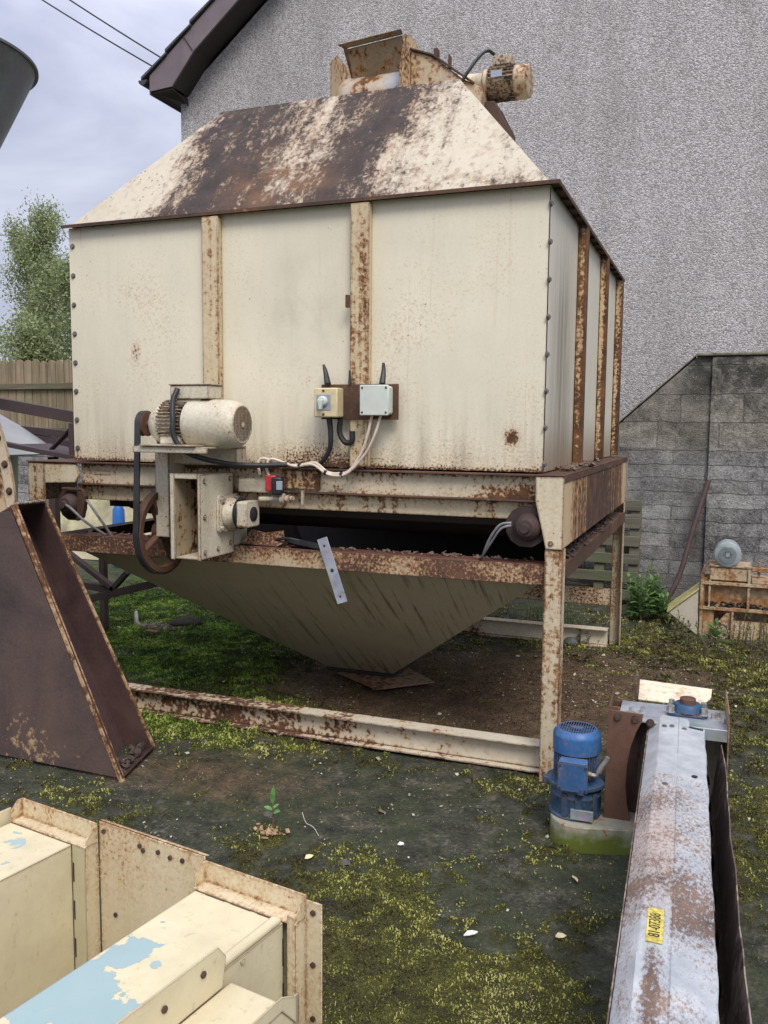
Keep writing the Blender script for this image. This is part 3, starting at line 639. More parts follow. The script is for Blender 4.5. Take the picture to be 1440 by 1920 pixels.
def moss_mat():
    g = G('moss_blades', .65); a = g.attr('tone'); b = g.attr('fresh')
    c1 = g.ramp(a.outputs['Fac'], (0,(.040,.028,.012)), (.25,(.085,.070,.020)), (.46,(.165,.172,.026)), (.7,(.31,.325,.05)), (1,(.58,.56,.20)))
    c2 = g.ramp(a.outputs['Fac'], (0,(.03,.034,.010)), (.32,(.075,.165,.015)), (.66,(.19,.35,.028)), (1,(.46,.55,.13)))
    col = g.mix(b.outputs['Fac'], c1, c2)
    tr = g.t.nodes.new('ShaderNodeBsdfTranslucent'); g.put(tr.inputs[0], col); g.out(col); ms = g.t.nodes.new('ShaderNodeMixShader'); ms.inputs[0].default_value = .3
    o = g.t.nodes['Material Output']; g.t.links.new(g.b.outputs[0], ms.inputs[1]); g.t.links.new(tr.outputs[0], ms.inputs[2]); g.t.links.new(ms.outputs[0], o.inputs[0]); return g.m
M['moss'] = moss_mat()
tone = np.clip(.15+.95*(fbm(x, y, 5, 4, 2)-.5)*1.6+.8*(fbm(x, y, 21, 3, 4)-.5)*1.6+.26+np.where(r_.random(n) < .05, .40, r_.uniform(-.34, .34, n))-.55*br_*(1-.6*mo), 0, 1)
mme = np_mesh('moss', tv, tf, M['moss'], {'tone': ('POINT', 'FLOAT', np.repeat(tone, 5)), 'fresh': ('POINT', 'FLOAT', np.repeat(gr, 5))}, smooth=False)
mo_ = bpy.data.objects.new('moss', mme); link(mo_); mo_['kind'] = 'stuff'; mo_['label'] = 'olive and green moss growing in patches over the muddy yard'; mo_['category'] = 'moss'
# pale flakes, petals and chips too many to count
def flakes(n, key):
    r_ = np.random.default_rng(key); x = r_.uniform(-3.5, 2.2, n*4); y = r_.uniform(-2.4, 3.6, n*4); ok, w = in_view(x, y)
    dens = np.clip((fbm(x, y, 2.4, 3, 1)-.42)*5, .06, 1)+1.6*np.exp(-((x-.25)/.5)**2-((y-2.1)/.5)**2)+.8*np.exp(-((x-.2)/.4)**2-((y-1.2)/.5)**2)
    k = ok & (r_.random(n*4) < dens*.5); x = x[k][:n]; y = y[k][:n]; w = w[k][:n]; m = len(x); z = gheight(x, y)+r_.uniform(.002, .012, m)
    s = r_.lognormal(-5.85, .52, m)*np.clip(w/3.2, .7, 1.5); a = r_.uniform(0, 6.28, m); el = r_.uniform(.35, 1, m)
    ux = np.stack([np.cos(a)*s, np.sin(a)*s, r_.uniform(-.4, .4, m)*s], 1); uy = np.stack([-np.sin(a)*s*el, np.cos(a)*s*el, r_.uniform(-.5, .5, m)*s], 1); c = np.stack([x, y, z], 1)
    v = np.stack([c-ux, c-uy*.9+ux*.1, c+ux*r_.uniform(.6, 1.1, m)[:, None], c+uy+ux*.15], 1).reshape(-1, 3); b = np.arange(m)*4
    f = np.concatenate([np.stack([b, b+1, b+2], 1), np.stack([b, b+2, b+3], 1)])
    t = np.where(r_.random(m) < .3, r_.uniform(.75, 1, m), r_.uniform(0, .55, m))
    return np_mesh('leaf_litter', v, f, M['flake'], {'tone': ('POINT', 'FLOAT', np.repeat(t, 4))}, smooth=False)
fo = bpy.data.objects.new('leaf_litter', flakes(9000, 21)); link(fo); fo['kind'] = 'stuff'; fo['label'] = 'pale flakes and dry petals strewn over the mud and moss'; fo['category'] = 'litter'
# small stones pressed in the mud
def pebbles(n, key):
    r_ = np.random.default_rng(key); x = r_.uniform(-2.8, 2.0, n*3); y = r_.uniform(-2.4, 3.9, n*3); ok, w = in_view(x, y); k = ok & (r_.random(n*3) < .15+1.2*np.exp(-((x-.25)/.35)**2-((y-1.6)/.4)**2)+.9*np.exp(-((x+1.1)/.5)**2-((y+.55)/.35)**2))
    x = x[k][:n]; y = y[k][:n]; m = len(x); z = gheight(x, y); s = r_.lognormal(-4.95, .5, m)
    base = np.array([(1,0,0),(.3,.95,0),(-.8,.6,0),(-.8,-.6,0),(.3,-.95,0),(.25,.1,.62)])
    a = r_.uniform(0, 6.28, m); ca, sa = np.cos(a), np.sin(a); P = base[None]*s[:, None, None]*(1+r_.uniform(-.25, .25, (m, 6, 3)))
    X = P[..., 0]*ca[:, None]-P[..., 1]*sa[:, None]+x[:, None]; Y = P[..., 0]*sa[:, None]+P[..., 1]*ca[:, None]+y[:, None]; Z = P[..., 2]+z[:, None]-.002
    v = np.stack([X, Y, Z], 2).reshape(-1, 3); b = np.arange(m)*6; f = np.concatenate([np.stack([b+i, b+(i+1) % 5, b+5], 1) for i in range(5)])
    g = G('yard_stone', .85); c = g.ramp(g.noise(8, 2), (.35,(.035,.034,.03)), (.6,(.10,.09,.08)), (.75,(.2,.18,.165))); g.out(c)
    return np_mesh('gravel', v, f, g.m, smooth=False)
po = bpy.data.objects.new('gravel', pebbles(1500, 31)); link(po); po['kind'] = 'stuff'; po['label'] = 'small loose stones pressed into the muddy yard'; po['category'] = 'gravel'

# ------------------------------------------------------------------ house
hx0, hx1, hy = -5.06, 6.2, 4.9
pit = .785; zr0 = 5.095
def rz(x): return 5.246+(x+5.254)*pit          # top line of the verge
apx = (hx0+hx1)/2
house = thing('house', 'pebble-dashed gable-ended house standing behind the rusty cream bin', 'house', (0, hy+4, 0))
mb = MB(); mb.prism([(hx0,hy,-.2),(hx1,hy,-.2),(hx1,hy,zr0),(apx,hy,zr0+(apx-hx0)*pit),(hx0,hy,zr0)], (0,8,0))
part('wall', mb, M['pebble'], house, 0, 0)
mb = MB(); yf = 4.58; n_c = 19; x_e = -5.33; step = (apx-x_e)/n_c
for i in range(n_c):      # overlapping tile courses give the stepped verge
    xa = x_e+i*step; xb = xa+step*1.04; lift = .026
    mb.prism([(xa, yf-.03, rz(xa)+lift-.012), (xb, yf-.03, rz(xb)-.012), (xb, yf-.03, rz(xb)+.012), (xa, yf-.03, rz(xa)+lift+.022)], (0, 8.6, 0))
    xa2, xb2 = 2*apx-xb, 2*apx-xa
    mb.prism([(xa2, yf-.03, rz(xb)-.012), (xb2, yf-.03, rz(xa)+lift-.012), (xb2, yf-.03, rz(xa)+lift+.022), (xa2, yf-.03, rz(xb)+.012)], (0, 8.6, 0))
roof_o = part('roof', mb, M['tile'], house, .003)
za = rz(apx)-.016
mb = MB(); mb.prism([(-5.236,yf,5.080),(-4.957,yf,5.098),(-4.671,yf,5.432),(apx,yf,za-.262),(apx,yf,za),(-5.236,yf,rz(-5.236)-.016)], (0,.022,0))
part('bargeboard', mb, M['fascia'], roof_o)
mb = MB(); mb.bar((-4.69,yf-.003,5.43),(-4.80,yf-.003,5.585),.006,.016,(0,1,0)); part('board_joint', mb, M['soffit'], roof_o, 0)
mb = MB(); y1 = hy-.002
mb.hexa([(-4.671,yf+.024,5.432),(-4.671,y1,5.432),(-4.957,y1,5.098),(-4.957,yf+.024,5.098),(-4.671,yf+.024,5.452),(-4.671,y1,5.452),(-4.957,y1,5.118),(-4.957,yf+.024,5.118)])
part('soffit', mb, M['soffit'], roof_o, 0, 0)
mb = MB(); mb.hexa([(apx,yf+.024,za-.262),(apx,y1,za-.262),(-4.669,y1,5.434),(-4.669,yf+.024,5.434),(apx,yf+.024,za-.242),(apx,y1,za-.242),(-4.669,y1,5.454),(-4.669,yf+.024,5.454)]); part('soffit', mb, M['soffit'], roof_o, 0, 0)
mb = MB(); mb.hexa([(-5.225,yf+.024,5.062),(-5.225,y1+8,5.0),(-4.957,y1,5.0),(-4.957,yf+.024,5.078),(-5.225,yf+.024,5.078),(-5.225,y1+8,5.02),(-4.957,y1,5.02),(-4.957,yf+.024,5.094)]); part('soffit', mb, M['soffit'], roof_o, 0, 0)
mb = MB(); mb.box(-5.250,-5.2365,yf+.01,hy+8,5.05,rz(-5.25)-.02); part('eaves_board', mb, M['fascia'], roof_o)
mb = MB(); gxx = -5.312
prof = [(gxx+.055*math.cos(a), 5.20+.055*math.sin(a)) for a in np.linspace(math.pi, 2*math.pi, 9)]
pin = [(gxx+.048*math.cos(a), 5.20+.048*math.sin(a)) for a in np.linspace(2*math.pi, math.pi, 9)]
mb.prism([(a, yf-.02, b) for a, b in prof+pin], (0, 8.3, 0)); part('gutter', mb, M['gutter'], roof_o)
mb = MB(); mb.prism([(a, yf-.028, b) for a, b in prof], (0, .006, 0)); part('gutter_stop', mb, M['gutter'], roof_o)

for lab, a, b in (('upper overhead cable running from the house roof out over the sky', (-5.05, 6.0, 5.44), (-10.5, 5.6, 9.15)), ('lower overhead cable running from the house roof out over the sky', (-5.12, 6.0, 5.36), (-10.5, 6.1, 8.82))):
    mb = MB(); A, B = Vector(a), Vector(b); mb.tube([A.lerp(B, t)+V(0,0,-.10*4*t*(1-t)) for t in np.linspace(0, 1, 9)], .010, 6)
    single('overhead_cable', mb, M['rubber'], lab, 'cable', a, 'overhead cables above the yard', 0)

# ------------------------------------------------------------------ block wall
bw = thing('block_wall', 'grey concrete block wall with a raked top in front of the house', 'wall', (1.2, 4.4, 0))
mb = MB(); mb.prism([(-.75,4.28,-.2),(.598,4.28,-.2),(.598,4.28,2.105),(.48,4.28,2.105),(-.26,4.28,1.43),(-.75,4.28,.98)], (0,.21,0)); part('raked_end', mb, M['block'], bw, .004, 0)
mb = MB(); mb.box(.600, 3.6, 4.245, 4.49, -.2, 2.10); part('wall_face', mb, M['block'], bw, .006, 0)
mb = MB(); mb.box(.47, 3.62, 4.230, 4.51, 2.107, 2.132); part('coping', mb, M['coping'], bw, .008)
mb = MB(); mb.prism([(-.76,4.274,.985),(.465,4.274,2.107),(.465,4.274,2.122),(-.77,4.274,.992)], (0,.22,0)); part('coping', mb, M['coping'], bw, .004)

# ------------------------------------------------------------------ fence on its low wall
lw = thing('retaining_wall', 'low grey block wall under the weathered board fence', 'wall', (-9, 5.4, 0))
mb = MB(); mb.box(-17, -5.2, 5.25, 5.47, -.2, 1.17); part('wall_face', mb, M['block'], lw, .004, 0)
mb = MB(); mb.box(-17, -5.2, 5.23, 5.49, 1.172, 1.21); part('coping', mb, M['coping'], lw, .005)
fence = thing('board_fence', 'weathered upright board fence standing on the low block wall', 'fence', (-9, 5.36, 1.21))
rr = random.Random(3); xx = -13.0; k = 0
while xx < -5.3:
    wdt = .118+rr.uniform(-.008, .008); top = 2.31+rr.uniform(-.02, .02); th = .018
    mb = MB(); yb = 5.30+rr.uniform(-.004, .004)
    mb.prism([(xx, yb, 1.225), (xx+wdt, yb, 1.225), (xx+wdt, yb, top-.035), (xx+wdt*.78, yb, top-.008), (xx+wdt*.5, yb, top), (xx+wdt*.22, yb, top-.008), (xx, yb, top-.035)], (0, th, 0))
    part('board', mb, M['fence'], fence, .002); xx += wdt+.012
for z0 in (1.93, 1.36):
    mb = MB(); mb.box(-13, -5.3, 5.255, 5.296, z0, z0+.075); part('rail', mb, M['fence_rail'], fence, .003)
for px in (-12.2, -10.3, -8.55, -6.8):
    mb = MB(); mb.box(px, px+.11, 5.165, 5.253, 1.215, 2.09); part('post', mb, M['fence'], fence, .004)

# ------------------------------------------------------------------ trees
def tree(name, label, x, y, h, spread, leaves, key, mat='birch_leaf', low=.25, group=None, lsz=.045, cat='tree'):
    r = np.random.default_rng(key); t = thing(name, label, cat, (x, y, 0), group)
    mb = MB(); tips = []
    trunk = [(x+r.normal(0,.04)*i, y+r.normal(0,.04)*i, h*.97*i/7) for i in range(8)]
    mb.tube(trunk, .075*h/5, 8, 4, .008); nb = 46
    for i in range(nb):
        f = low+(1-low)*(i/nb)**.9*.98; kk = f*7; j = min(6, int(kk)); b0 = Vector(trunk[j]).lerp(Vector(trunk[j+1]), kk-j)
        az = i*2.4+r.uniform(-.5,.5); ln = spread*(1.15-f)**.6*r.uniform(.55, 1.1)*(.55 if f < low+.1 else 1); el = r.uniform(.35, .95)+f*.4
        d = Vector((math.cos(az)*math.cos(el), math.sin(az)*math.cos(el), math.sin(el)))
        p1 = b0+d*ln*.5; p2 = b0+d*ln+V(0,0,-.10*ln); mb.tube([b0, p1, p2], .016*(1.2-f)*h/5, 5, 3, .003)
        for q in range(7):
            s = r.uniform(.3, 1.05); pp = b0.lerp(p2, s)+V(*np.clip(r.normal(0, .10, 3), -.16, .16))*ln*.8; tips.append((pp, .07+.09*r.random()))
            if q < 3: mb.tube([b0.lerp(p2, s*.9), pp, pp+V(r.normal(0,.05), r.normal(0,.05), -.18)], .004, 4, 2, .0015)
    part('trunk', mb, M['bark'], t, 0)
    n = leaves; ti = r.integers(0, len(tips), n); C = np.array([tuple(p[0]) for p in tips])[ti]; S = np.array([p[1] for p in tips])[ti]
    C = C+np.clip(r.normal(0, 1, (n, 3)), -1.5, 1.5)*S[:, None]*np.array([1, 1, 1.25]); C[:, 2] -= np.abs(r.normal(0, .1, n))
    a = r.normal(0, 1, (n, 3)); a /= np.linalg.norm(a, axis=1)[:, None]; b = np.cross(a, r.normal(0, 1, (n, 3))); b /= np.linalg.norm(b, axis=1)[:, None]
    s = lsz*r.uniform(.6, 1.25, n)[:, None]
    v = np.stack([C-a*s, C-b*s*.45, C+a*s, C+b*s*.45], 1).reshape(-1, 3)-np.array([x, y, 0]); q = np.arange(n)*4
    tone = np.clip(r.normal(.5, .2, n)+(r.random(len(tips))*.5-.25)[ti], 0, 1)
    me = np_mesh('crown', v, np.stack([q, q+1, q+2, q+3], 1), M[mat], {'tone': ('POINT', 'FLOAT', np.repeat(tone, 4))}, smooth=False)
    o = bpy.data.objects.new('crown', me); link(o, t); return t
tree('birch_tree', 'tall thin-leaved birch rising behind the board fence', -11.75, 10.2, 5.75, 1.35, 19000, 1, lsz=.032, group='trees behind the fence')
tree('birch_tree', 'birch half hidden by the left edge of the cream bin', -10.55, 9.6, 4.7, 1.2, 13000, 2, lsz=.032, group='trees behind the fence')
tree('birch_tree', 'birch at the left edge of the photo behind the grey duct', -12.75, 10.9, 5.6, 1.4, 13000, 3, lsz=.032, group='trees behind the fence')
tree('garden_bush', 'dense green bush just above the fence boards', -10.9, 8.6, 3.35, 1.3, 11000, 4, low=.3, lsz=.038, cat='bush')
tree('garden_bush', 'darker bush at the photo edge showing above the fence boards', -12.4, 8.9, 3.2, 1.3, 9000, 5, low=.3, lsz=.038, cat='bush')

# ------------------------------------------------------------------ the big bin
W, D, ZB, ZT = 2.446, 2.458, 1.31, 2.483
bin_ = thing('hopper_bin', 'big rusty cream steel bin on legs with a hopper bottom and sloping roof', 'grain bin', (-W/2, D/2, 0))
s1, s2 = -1.59, -.825
for i, (xa, xb) in enumerate(((-W, s1), (s1+.001, s2), (s2+.001, 0))):
    mb = MB(); NG = 26; vs = []      # thin sheet, slightly bowed and dented between the posts
    for q in range(NG+1):
        for k in range(NG+1):
            u_, v_ = k/NG, q/NG; ed = min(1, 7*min(u_, 1-u_, v_, 1-v_)); px_, pz_ = xa+(xb-xa)*u_, ZB+(ZT-ZB)*v_
            bow = .007*math.sin(math.pi*u_)*math.sin(math.pi*v_)*(1, -1, 1)[i]+.007*ed*(float(fbm(np.array([px_]), np.array([pz_]), 2.6, 2, i)[0])-.5)
            vs.append((px_, -bow, pz_))
    mb.add(vs, [(q*(NG+1)+k, q*(NG+1)+k+1, (q+1)*(NG+1)+k+1, (q+1)*(NG+1)+k) for q in range(NG) for k in range(NG)]); part('front_panel', mb, M['panel'], bin_, 0, 60)
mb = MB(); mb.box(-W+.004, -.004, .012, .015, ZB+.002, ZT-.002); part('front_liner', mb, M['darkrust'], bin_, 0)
for ya, yb in ((.0045, .80), (.801, 1.61), (1.611, D)):
    mb = MB(); mb.box(-.003, 0, ya, yb, ZB, ZT); part('side_panel', mb, M['side_panel'], bin_, 0)
mb = MB(); mb.box(-W, -W+.003, .0045, D-.004, ZB, ZT); part('side_panel', mb, M['side_panel'], bin_, 0)
mb = MB(); mb.box(-W, 0, D-.003, D, ZB, ZT); part('back_panel', mb, M['side_panel'], bin_, 0)
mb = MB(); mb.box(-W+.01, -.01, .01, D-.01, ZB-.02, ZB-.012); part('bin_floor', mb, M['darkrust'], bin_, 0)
for xs in (s1, s2):
    mb = MB(); mb.box(xs-.045, xs+.045, -.042, -.002, ZB+.004, ZT-.012); part('post', mb, M['stiff'], bin_, .004)
for ys, m_ in ((.77, 'stiff_dark'), (1.60, 'stiff_dark'), (2.40, 'stiff_dark')):
    mb = MB(); mb.box(.002, .046, ys-.02, ys+.05, ZB+.004, ZT-.012); part('post', mb, M[m_], bin_, .004)
mb = MB(); mb.box(-.001, .003, -.003, .003, ZB+.003, ZT-.01); part('corner_seam', mb, M['bolt_rust'], bin_, .001)
bm1 = None
for k in range(8):
    for xx, ax, pos in ((-W+.022, (0,-1,0), (-W+.022, 0, ZT-.09-k*.146)), (0, (1,-.35,0), (.003, -.003, ZT-.075-k*.152))):
        mb = MB(); mb.bolt(pos, ax, .0095, .008); part('bolt', mb, M['boltm'], bin_, 0)
# roof: eaves flange and four slopes up to a flat top
zf = ZT+.004; ins = .56; zt2 = 3.17; e = .042
P = lambda x, y, z: (x, y, z)
mb = MB()
A0, B0, C0, D0 = P(-W,0,zf+.005), P(0,0,zf+.005), P(0,D,zf+.005), P(-W,D,zf+.005)
A1, B1, C1, D1 = P(-W+ins,ins,zt2), P(-ins,ins,zt2), P(-ins,D-ins,zt2), P(-W+ins,D-ins,zt2)
front = []
# the front slope is a dented sheet: subdivided with a little buckling
NU, NV = 40, 18; rr = np.random.default_rng(4)
for j in range(NV+1):
    for i in range(NU+1):
        u_, v_ = i/NU, j/NV; a = Vector(A0).lerp(Vector(B0), u_); b = Vector(A1).lerp(Vector(B1), u_); p = a.lerp(b, v_)
        edge_ = min(u_, 1-u_, v_, 1-v_)*8; amp = .010*min(1, edge_)
        dz = amp*(float(fbm(np.array([p.x*1.0]), np.array([p.z*1.0]), 2.2, 3, 2)[0])-.5)*2
        front.append(p+V(0, -.77, .64)*dz)
mb.add(front, [(j*(NU+1)+i, j*(NU+1)+i+1, (j+1)*(NU+1)+i+1, (j+1)*(NU+1)+i) for j in range(NV) for i in range(NU)])
roof_ = part('roof', mb, M['roof'], bin_, 0, 50)
mb = MB(); mb.add([B0,C0,C1,B1], [(0,1,2,3)]); mb.add([C0,D0,D1,C1], [(0,1,2,3)]); mb.add([D0,A0,A1,D1], [(0,1,2,3)]); mb.add([A1,B1,C1,D1], [(0,1,2,3)])
part('roof_slopes', mb, M['roof'], roof_, 0, 0)
mb = MB(); mb.prism([(-W-.012,-e,zf),( e,-e,zf),(e,0,zf),(-W-.012,0,zf)], (0,0,.004)); mb.prism([(0,0,zf),(e,0,zf),(e,D+e,zf),(0,D+e,zf)], (0,0,.004))
mb.box(-W-.012, e, -e-.003, -e, zf-.012, zf+.0045); mb.box(e, e+.003, -e-.003, D+e, zf-.014, zf+.0045)
part('eaves_flange', mb, M['trim'], roof_, .001)
rr = random.Random(5)
bolts('eaves_bolt', [(-W+.06+k*.112, -e*.55, zf) for k in range(22)], (0,0,-1), .009, .010, M['bolt_rust'], roof_, False)
for k in range(15):
    yk = .07+k*.165; mb = MB(); mb.box(.004, e-.002, yk-.006, yk+.006, zf-.014, zf-.0005); part('eaves_cleat', mb, M['bolt_rust'], roof_, 0)
# base channel in front, side boxes, lower rail
zc0, zc1 = 1.186, 1.303
mb = MB(); mb.box(-2.385, -.022, -.024, -.018, zc0, zc1); 
chn = part('base_channel', mb, M['channel'], bin_, .002)
for za, zb in ((zc1-.009, zc1), (zc0, zc0+.008)):
    mb = MB(); mb.box(-2.385, -.022, -.062, -.0245, za, zb); part('channel_flange', mb, M['trim'], chn, .002)
mb = MB(); mb.box(-2.42, -.02, -.012, -.004, 1.108, 1.184); mb.box(-2.42,-.02,-.003,.05,1.108,1.114); part('lower_rail', mb, M['rail'], bin_, .002)
mb = MB(); mb.box(-2.30, -2.20, -.026, -.0245, 1.238, 1.262); mb.box(-2.298,-2.202,-.0275,-.0262,1.2400,1.2425); mb.box(-2.298,-2.202,-.0275,-.0262,1.2575,1.2600); part('maker_plate', mb, M['channel'], bin_, 0)
# right side box
mb = MB(); mb.box(.098, .104, -.076, D+.02, 1.0, 1.297); part('side_plate', mb, M['sidebox'], bin_, .002)
mb = MB(); mb.box(-.018, .106, -.085, D+.02, 1.298, 1.304); mb.box(.1045,.108,-.08,D+.02,1.272,1.2975); part('side_ledge', mb, M['trim'], bin_, .002)
mb = MB(); mb.prism([(-.014,-.083,1.296),(.104,-.083,1.296),(.104,-.083,.996),(.034,-.083,.996),(-.012,-.083,1.19)], (0,.006,0)); part('gusset', mb, M['gusset'], bin_, .002)
mb = MB(); mb.box(-.016,.0,-.076,-.03,1.19,1.296); mb.bolt((.055,-.083,1.02),(0,-1,0),.008,.006); part('gusset_stiffener', mb, M['gusset'], bin_, .002)
mb = MB(); mb.box(.05, .104, D-.02, D+.05, 1.0, 1.297); part('gusset', mb, M['gusset'], bin_, .002)
# left side box ends
mb = MB(); mb.box(-2.705, -2.60, -.06, -.045, 1.09, 1.295); mb.box(-2.705,-2.69,-.045,.3,1.09,1.295); part('gusset', mb, M['leg'], bin_, .002)
mb = MB(); mb.prism([(-2.596,-.058,1.188),(-2.40,-.058,1.196),(-2.372,-.058,1.235),(-2.39,-.058,1.292),(-2.596,-.058,1.292)], (0,.012,0)); part('side_plate', mb, M['gusset'], bin_, .002)
mb = MB(); mb.box(-2.71, -2.37, -.066, .3, 1.297, 1.302); part('side_ledge', mb, M['trim'], bin_, .001)
# lower frame
bz0, bz1 = .836, .922
mb = MB(); mb.box(-2.56, .028, -.044, -.037, bz0, bz1); part('lower_beam', mb, M['beam'], bin_, .002)
mb = MB(); mb.box(-2.56, .028, -.0365, .075, bz1-.006, bz1+.001); part('beam_flange', mb, M['brown_flange'], bin_, .002)
mb = MB(); mb.box(.099, .106, .035, D-.02, .858, .932); mb.box(.03, .0985, .035, D-.02, .925, .931); part('side_rail', mb, M['trim'], bin_, .002)
mb = MB(); mb.box(-2.56, -2.553, .0, D-.02, bz0, bz1); mb.box(-2.552, -2.48, .0, D-.02, bz1-.006, bz1); part('side_rail', mb, M['trim'], bin_, .002)
mb = MB(); mb.box(-2.56, .03, D-.07, D-.063, bz0, bz1); mb.box(-2.56,.03,D-.15,D-.0705,bz1-.006,bz1); part('lower_beam', mb, M['trim'], bin_, .002)
def leg(x0, x1, y0, s, z1=1.0, rotz=0):   # angle iron leg: outer faces on x1 and y0
    mb = MB(); mb.box(x0, x1, y0, y0+.007*s, gz(x1, y0)-.03, z1); mb.box(x1-.007*(1 if x1 > x0 else -1), x1, y0+.0075*s, y0+.075*s, gz(x1, y0)-.03, z1)
    return mb
part('leg', leg(.030, .105, -.075, 1, .995), M['leg'], bin_, .002)
part('leg', leg(.030, .105, D-.02, -1, 1.29), M['leg'], bin_, .002)
part('leg', leg(-2.50, -2.575, -.04, 1, .835), M['leg'], bin_, .002)
part('leg', leg(-2.50, -2.575, D-.02, -1, 1.29), M['leg'], bin_, .002)
# ground beam (I section lying between the legs)
mb = MB(); yb = .03
mb.box(-2.56, .029, yb, yb+.006, .012, .118); mb.box(-2.56, .029, yb-.045, yb+.05, .1185, .126); mb.box(-2.56, .029, yb-.045, yb+.05, .004, .0115)
part('ground_beam', mb, M['gbeam'], bin_, .002)
mb = MB(); yb = D-.1; mb.box(-2.5, .029, yb, yb+.006, .012, .118); mb.box(-2.5,.029,yb-.045,yb+.05,.1185,.126); mb.box(-2.5,.029,yb-.045,yb+.05,.004,.0115); part('ground_beam', mb, M['gbeam'], bin_, .002)
mb = MB(); mb.box(-1.7, .03, D-.06, D-.05, .28, .40); part('back_brace', mb, M['channel'], bin_, .002)
# hopper: inverted pyramid to a square outlet
ho = (-1.47, -1.05, 1.04, 1.44, .045)
t = [(-W+.02, 0, .838), (.0, 0, .838), (.0, D-.1, .838), (-W+.02, D-.1, .838)]; b = [(ho[0],ho[2],ho[4]),(ho[1],ho[2],ho[4]),(ho[1],ho[3],ho[4]),(ho[0],ho[3],ho[4])]
mb = MB(); mb.add(t+b, [(0,1,5,4),(1,2,6,5),(2,3,7,6),(3,0,4,7)])
ti = [(x_*.985-.018, y_*.985+.018, z_) for x_, y_, z_ in t]; bi = [(x_, y_, z_+.012) for x_, y_, z_ in b]
part('hopper', mb, M['hopper'], bin_, 0, 0)
mb = MB(); mb.add([V(*p)+V(0,0,.012) for p in t+b], [(0,4,5,1),(1,5,6,2),(2,6,7,3),(3,7,4,0)]); part('hopper_lining', mb, M['darkrust'], bin_, 0, 0)
mb = MB(); mb.box(ho[0]-.012, ho[1]+.012, ho[2]-.012, ho[3]+.012, ho[4]-.02, ho[4]-.004); part('outlet_flange', mb, M['darkrust'], bin_, .002)
mb = MB(); mb.prism([(-1.40,1.02,.012),(-1.06,.80,.012),(-.80,1.06,.012),(-1.10,1.34,.012)], (0,0,.010)); single('outlet_plate', mb, M['outlet_plate'], 'grimy square steel plate lying on the dirt under the hopper outlet', 'steel plate', (-1.1,1.05,.01), None, .002)
# discharge troughs hanging under the floor: the dark mass seen through the gap
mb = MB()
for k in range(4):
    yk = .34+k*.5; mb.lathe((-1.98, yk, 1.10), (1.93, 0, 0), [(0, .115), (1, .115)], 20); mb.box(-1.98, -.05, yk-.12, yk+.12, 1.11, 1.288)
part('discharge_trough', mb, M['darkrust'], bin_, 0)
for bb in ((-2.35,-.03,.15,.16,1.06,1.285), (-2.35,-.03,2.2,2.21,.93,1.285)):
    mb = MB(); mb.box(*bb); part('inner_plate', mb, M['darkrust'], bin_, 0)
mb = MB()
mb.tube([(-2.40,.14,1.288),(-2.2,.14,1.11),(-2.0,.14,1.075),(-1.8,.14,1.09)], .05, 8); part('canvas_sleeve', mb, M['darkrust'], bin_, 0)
# end bearings
def bearing(cx, cz, sgn):
    mb = MB(); pl = [(cx+.090*math.cos(a), -.05, cz+.090*math.sin(a)) for a in (.3,.785,1.27,1.87,2.356,2.84,3.44,3.927,4.41,5.01,5.5,5.98)]
    mb.prism(pl, (0,.016,0)); b_ = part('bearing_plate', mb, M['bearing'], bin_, .002)
    mb = MB(); mb.lathe((cx+.008, -.05, cz), (0,-.085,0), [(0,.060),(.05,.060),(.3,.056),(.6,.046),(.75,.034),(.76,.022),(1,.018)], 28); part('bearing_dome', mb, M['bearing'], b_, 0)
bearing(-.055, 1.082, 1); bearing(-2.43, 1.085, -1)
mb = MB(); mb.prism([(-2.36,-.09,1.165),(-2.33,-.09,1.165),(-2.31,-.09,1.13),(-2.335,-.09,1.02),(-2.37,-.09,1.0)], (0,.03,0)); mb.bar((-2.46,-.075,1.165),(-2.33,-.075,1.16),.03,.012); part('bearing_bracket', mb, M['rust'], bin_, .003)
mb = MB(); mb.tube([(-.11,-.09,1.10),(-.155,-.10,1.09),(-.20,-.09,1.03),(-.235,-.06,.955),(-.26,.0,.93)], .006, 7); mb.tube([(-.11,-.09,1.09),(-.15,-.105,1.075),(-.19,-.09,1.02),(-.24,-.05,.95),(-.27,.0,.925)], .005, 7)
part('grease_pipe', mb, M['grey_cable'], bin_, 0)
mb = MB(); mb.tube([(-2.40,-.125,1.085),(-2.35,-.14,1.065),(-2.29,-.11,1.0),(-2.24,-.03,.93)], .007, 7); mb.tube([(-2.36,-.05,1.12),(-2.30,-.08,1.10),(-2.25,-.06,1.02),(-2.22,.0,.92)], .007, 7)
part('grease_pipe', mb, M['grey_cable'], bin_, 0)
# litter lying on the ledges belongs to the bin's surface
def crumbs(pts_fn, n, key, smin, smax):
    r = random.Random(key); mb = MB()
    for k in range(n):
        p = pts_fn(r); s = r.uniform(smin, smax); mb.obox(p, (s*r.uniform(.6,2), s*r.uniform(.4,1.2), s*r.uniform(.2,.6)), (r.uniform(-.5,.5), r.uniform(-.5,.5), r.uniform(0,3)))
    return mb
o = single('debris_pile', crumbs(lambda r: (.045+r.gauss(0,.022), .25+abs(r.gauss(0,.42)), 1.310+r.random()*.012), 130, 1, .006, .02), M['debris'], 'dead leaves and grit heaped on the rusty side ledge of the bin', 'debris', (.045,.4,1.305), None, 0, 0); o['kind'] = 'stuff'
o = single('debris_pile', crumbs(lambda r: (.065+r.gauss(0,.018), r.uniform(.1,1.9), .936+r.random()*.012), 150, 2, .006, .022), M['grain_dust'], 'black grit lying along the lower side rail of the bin', 'debris', (.065,1,.932), None, 0, 0); o['kind'] = 'stuff'
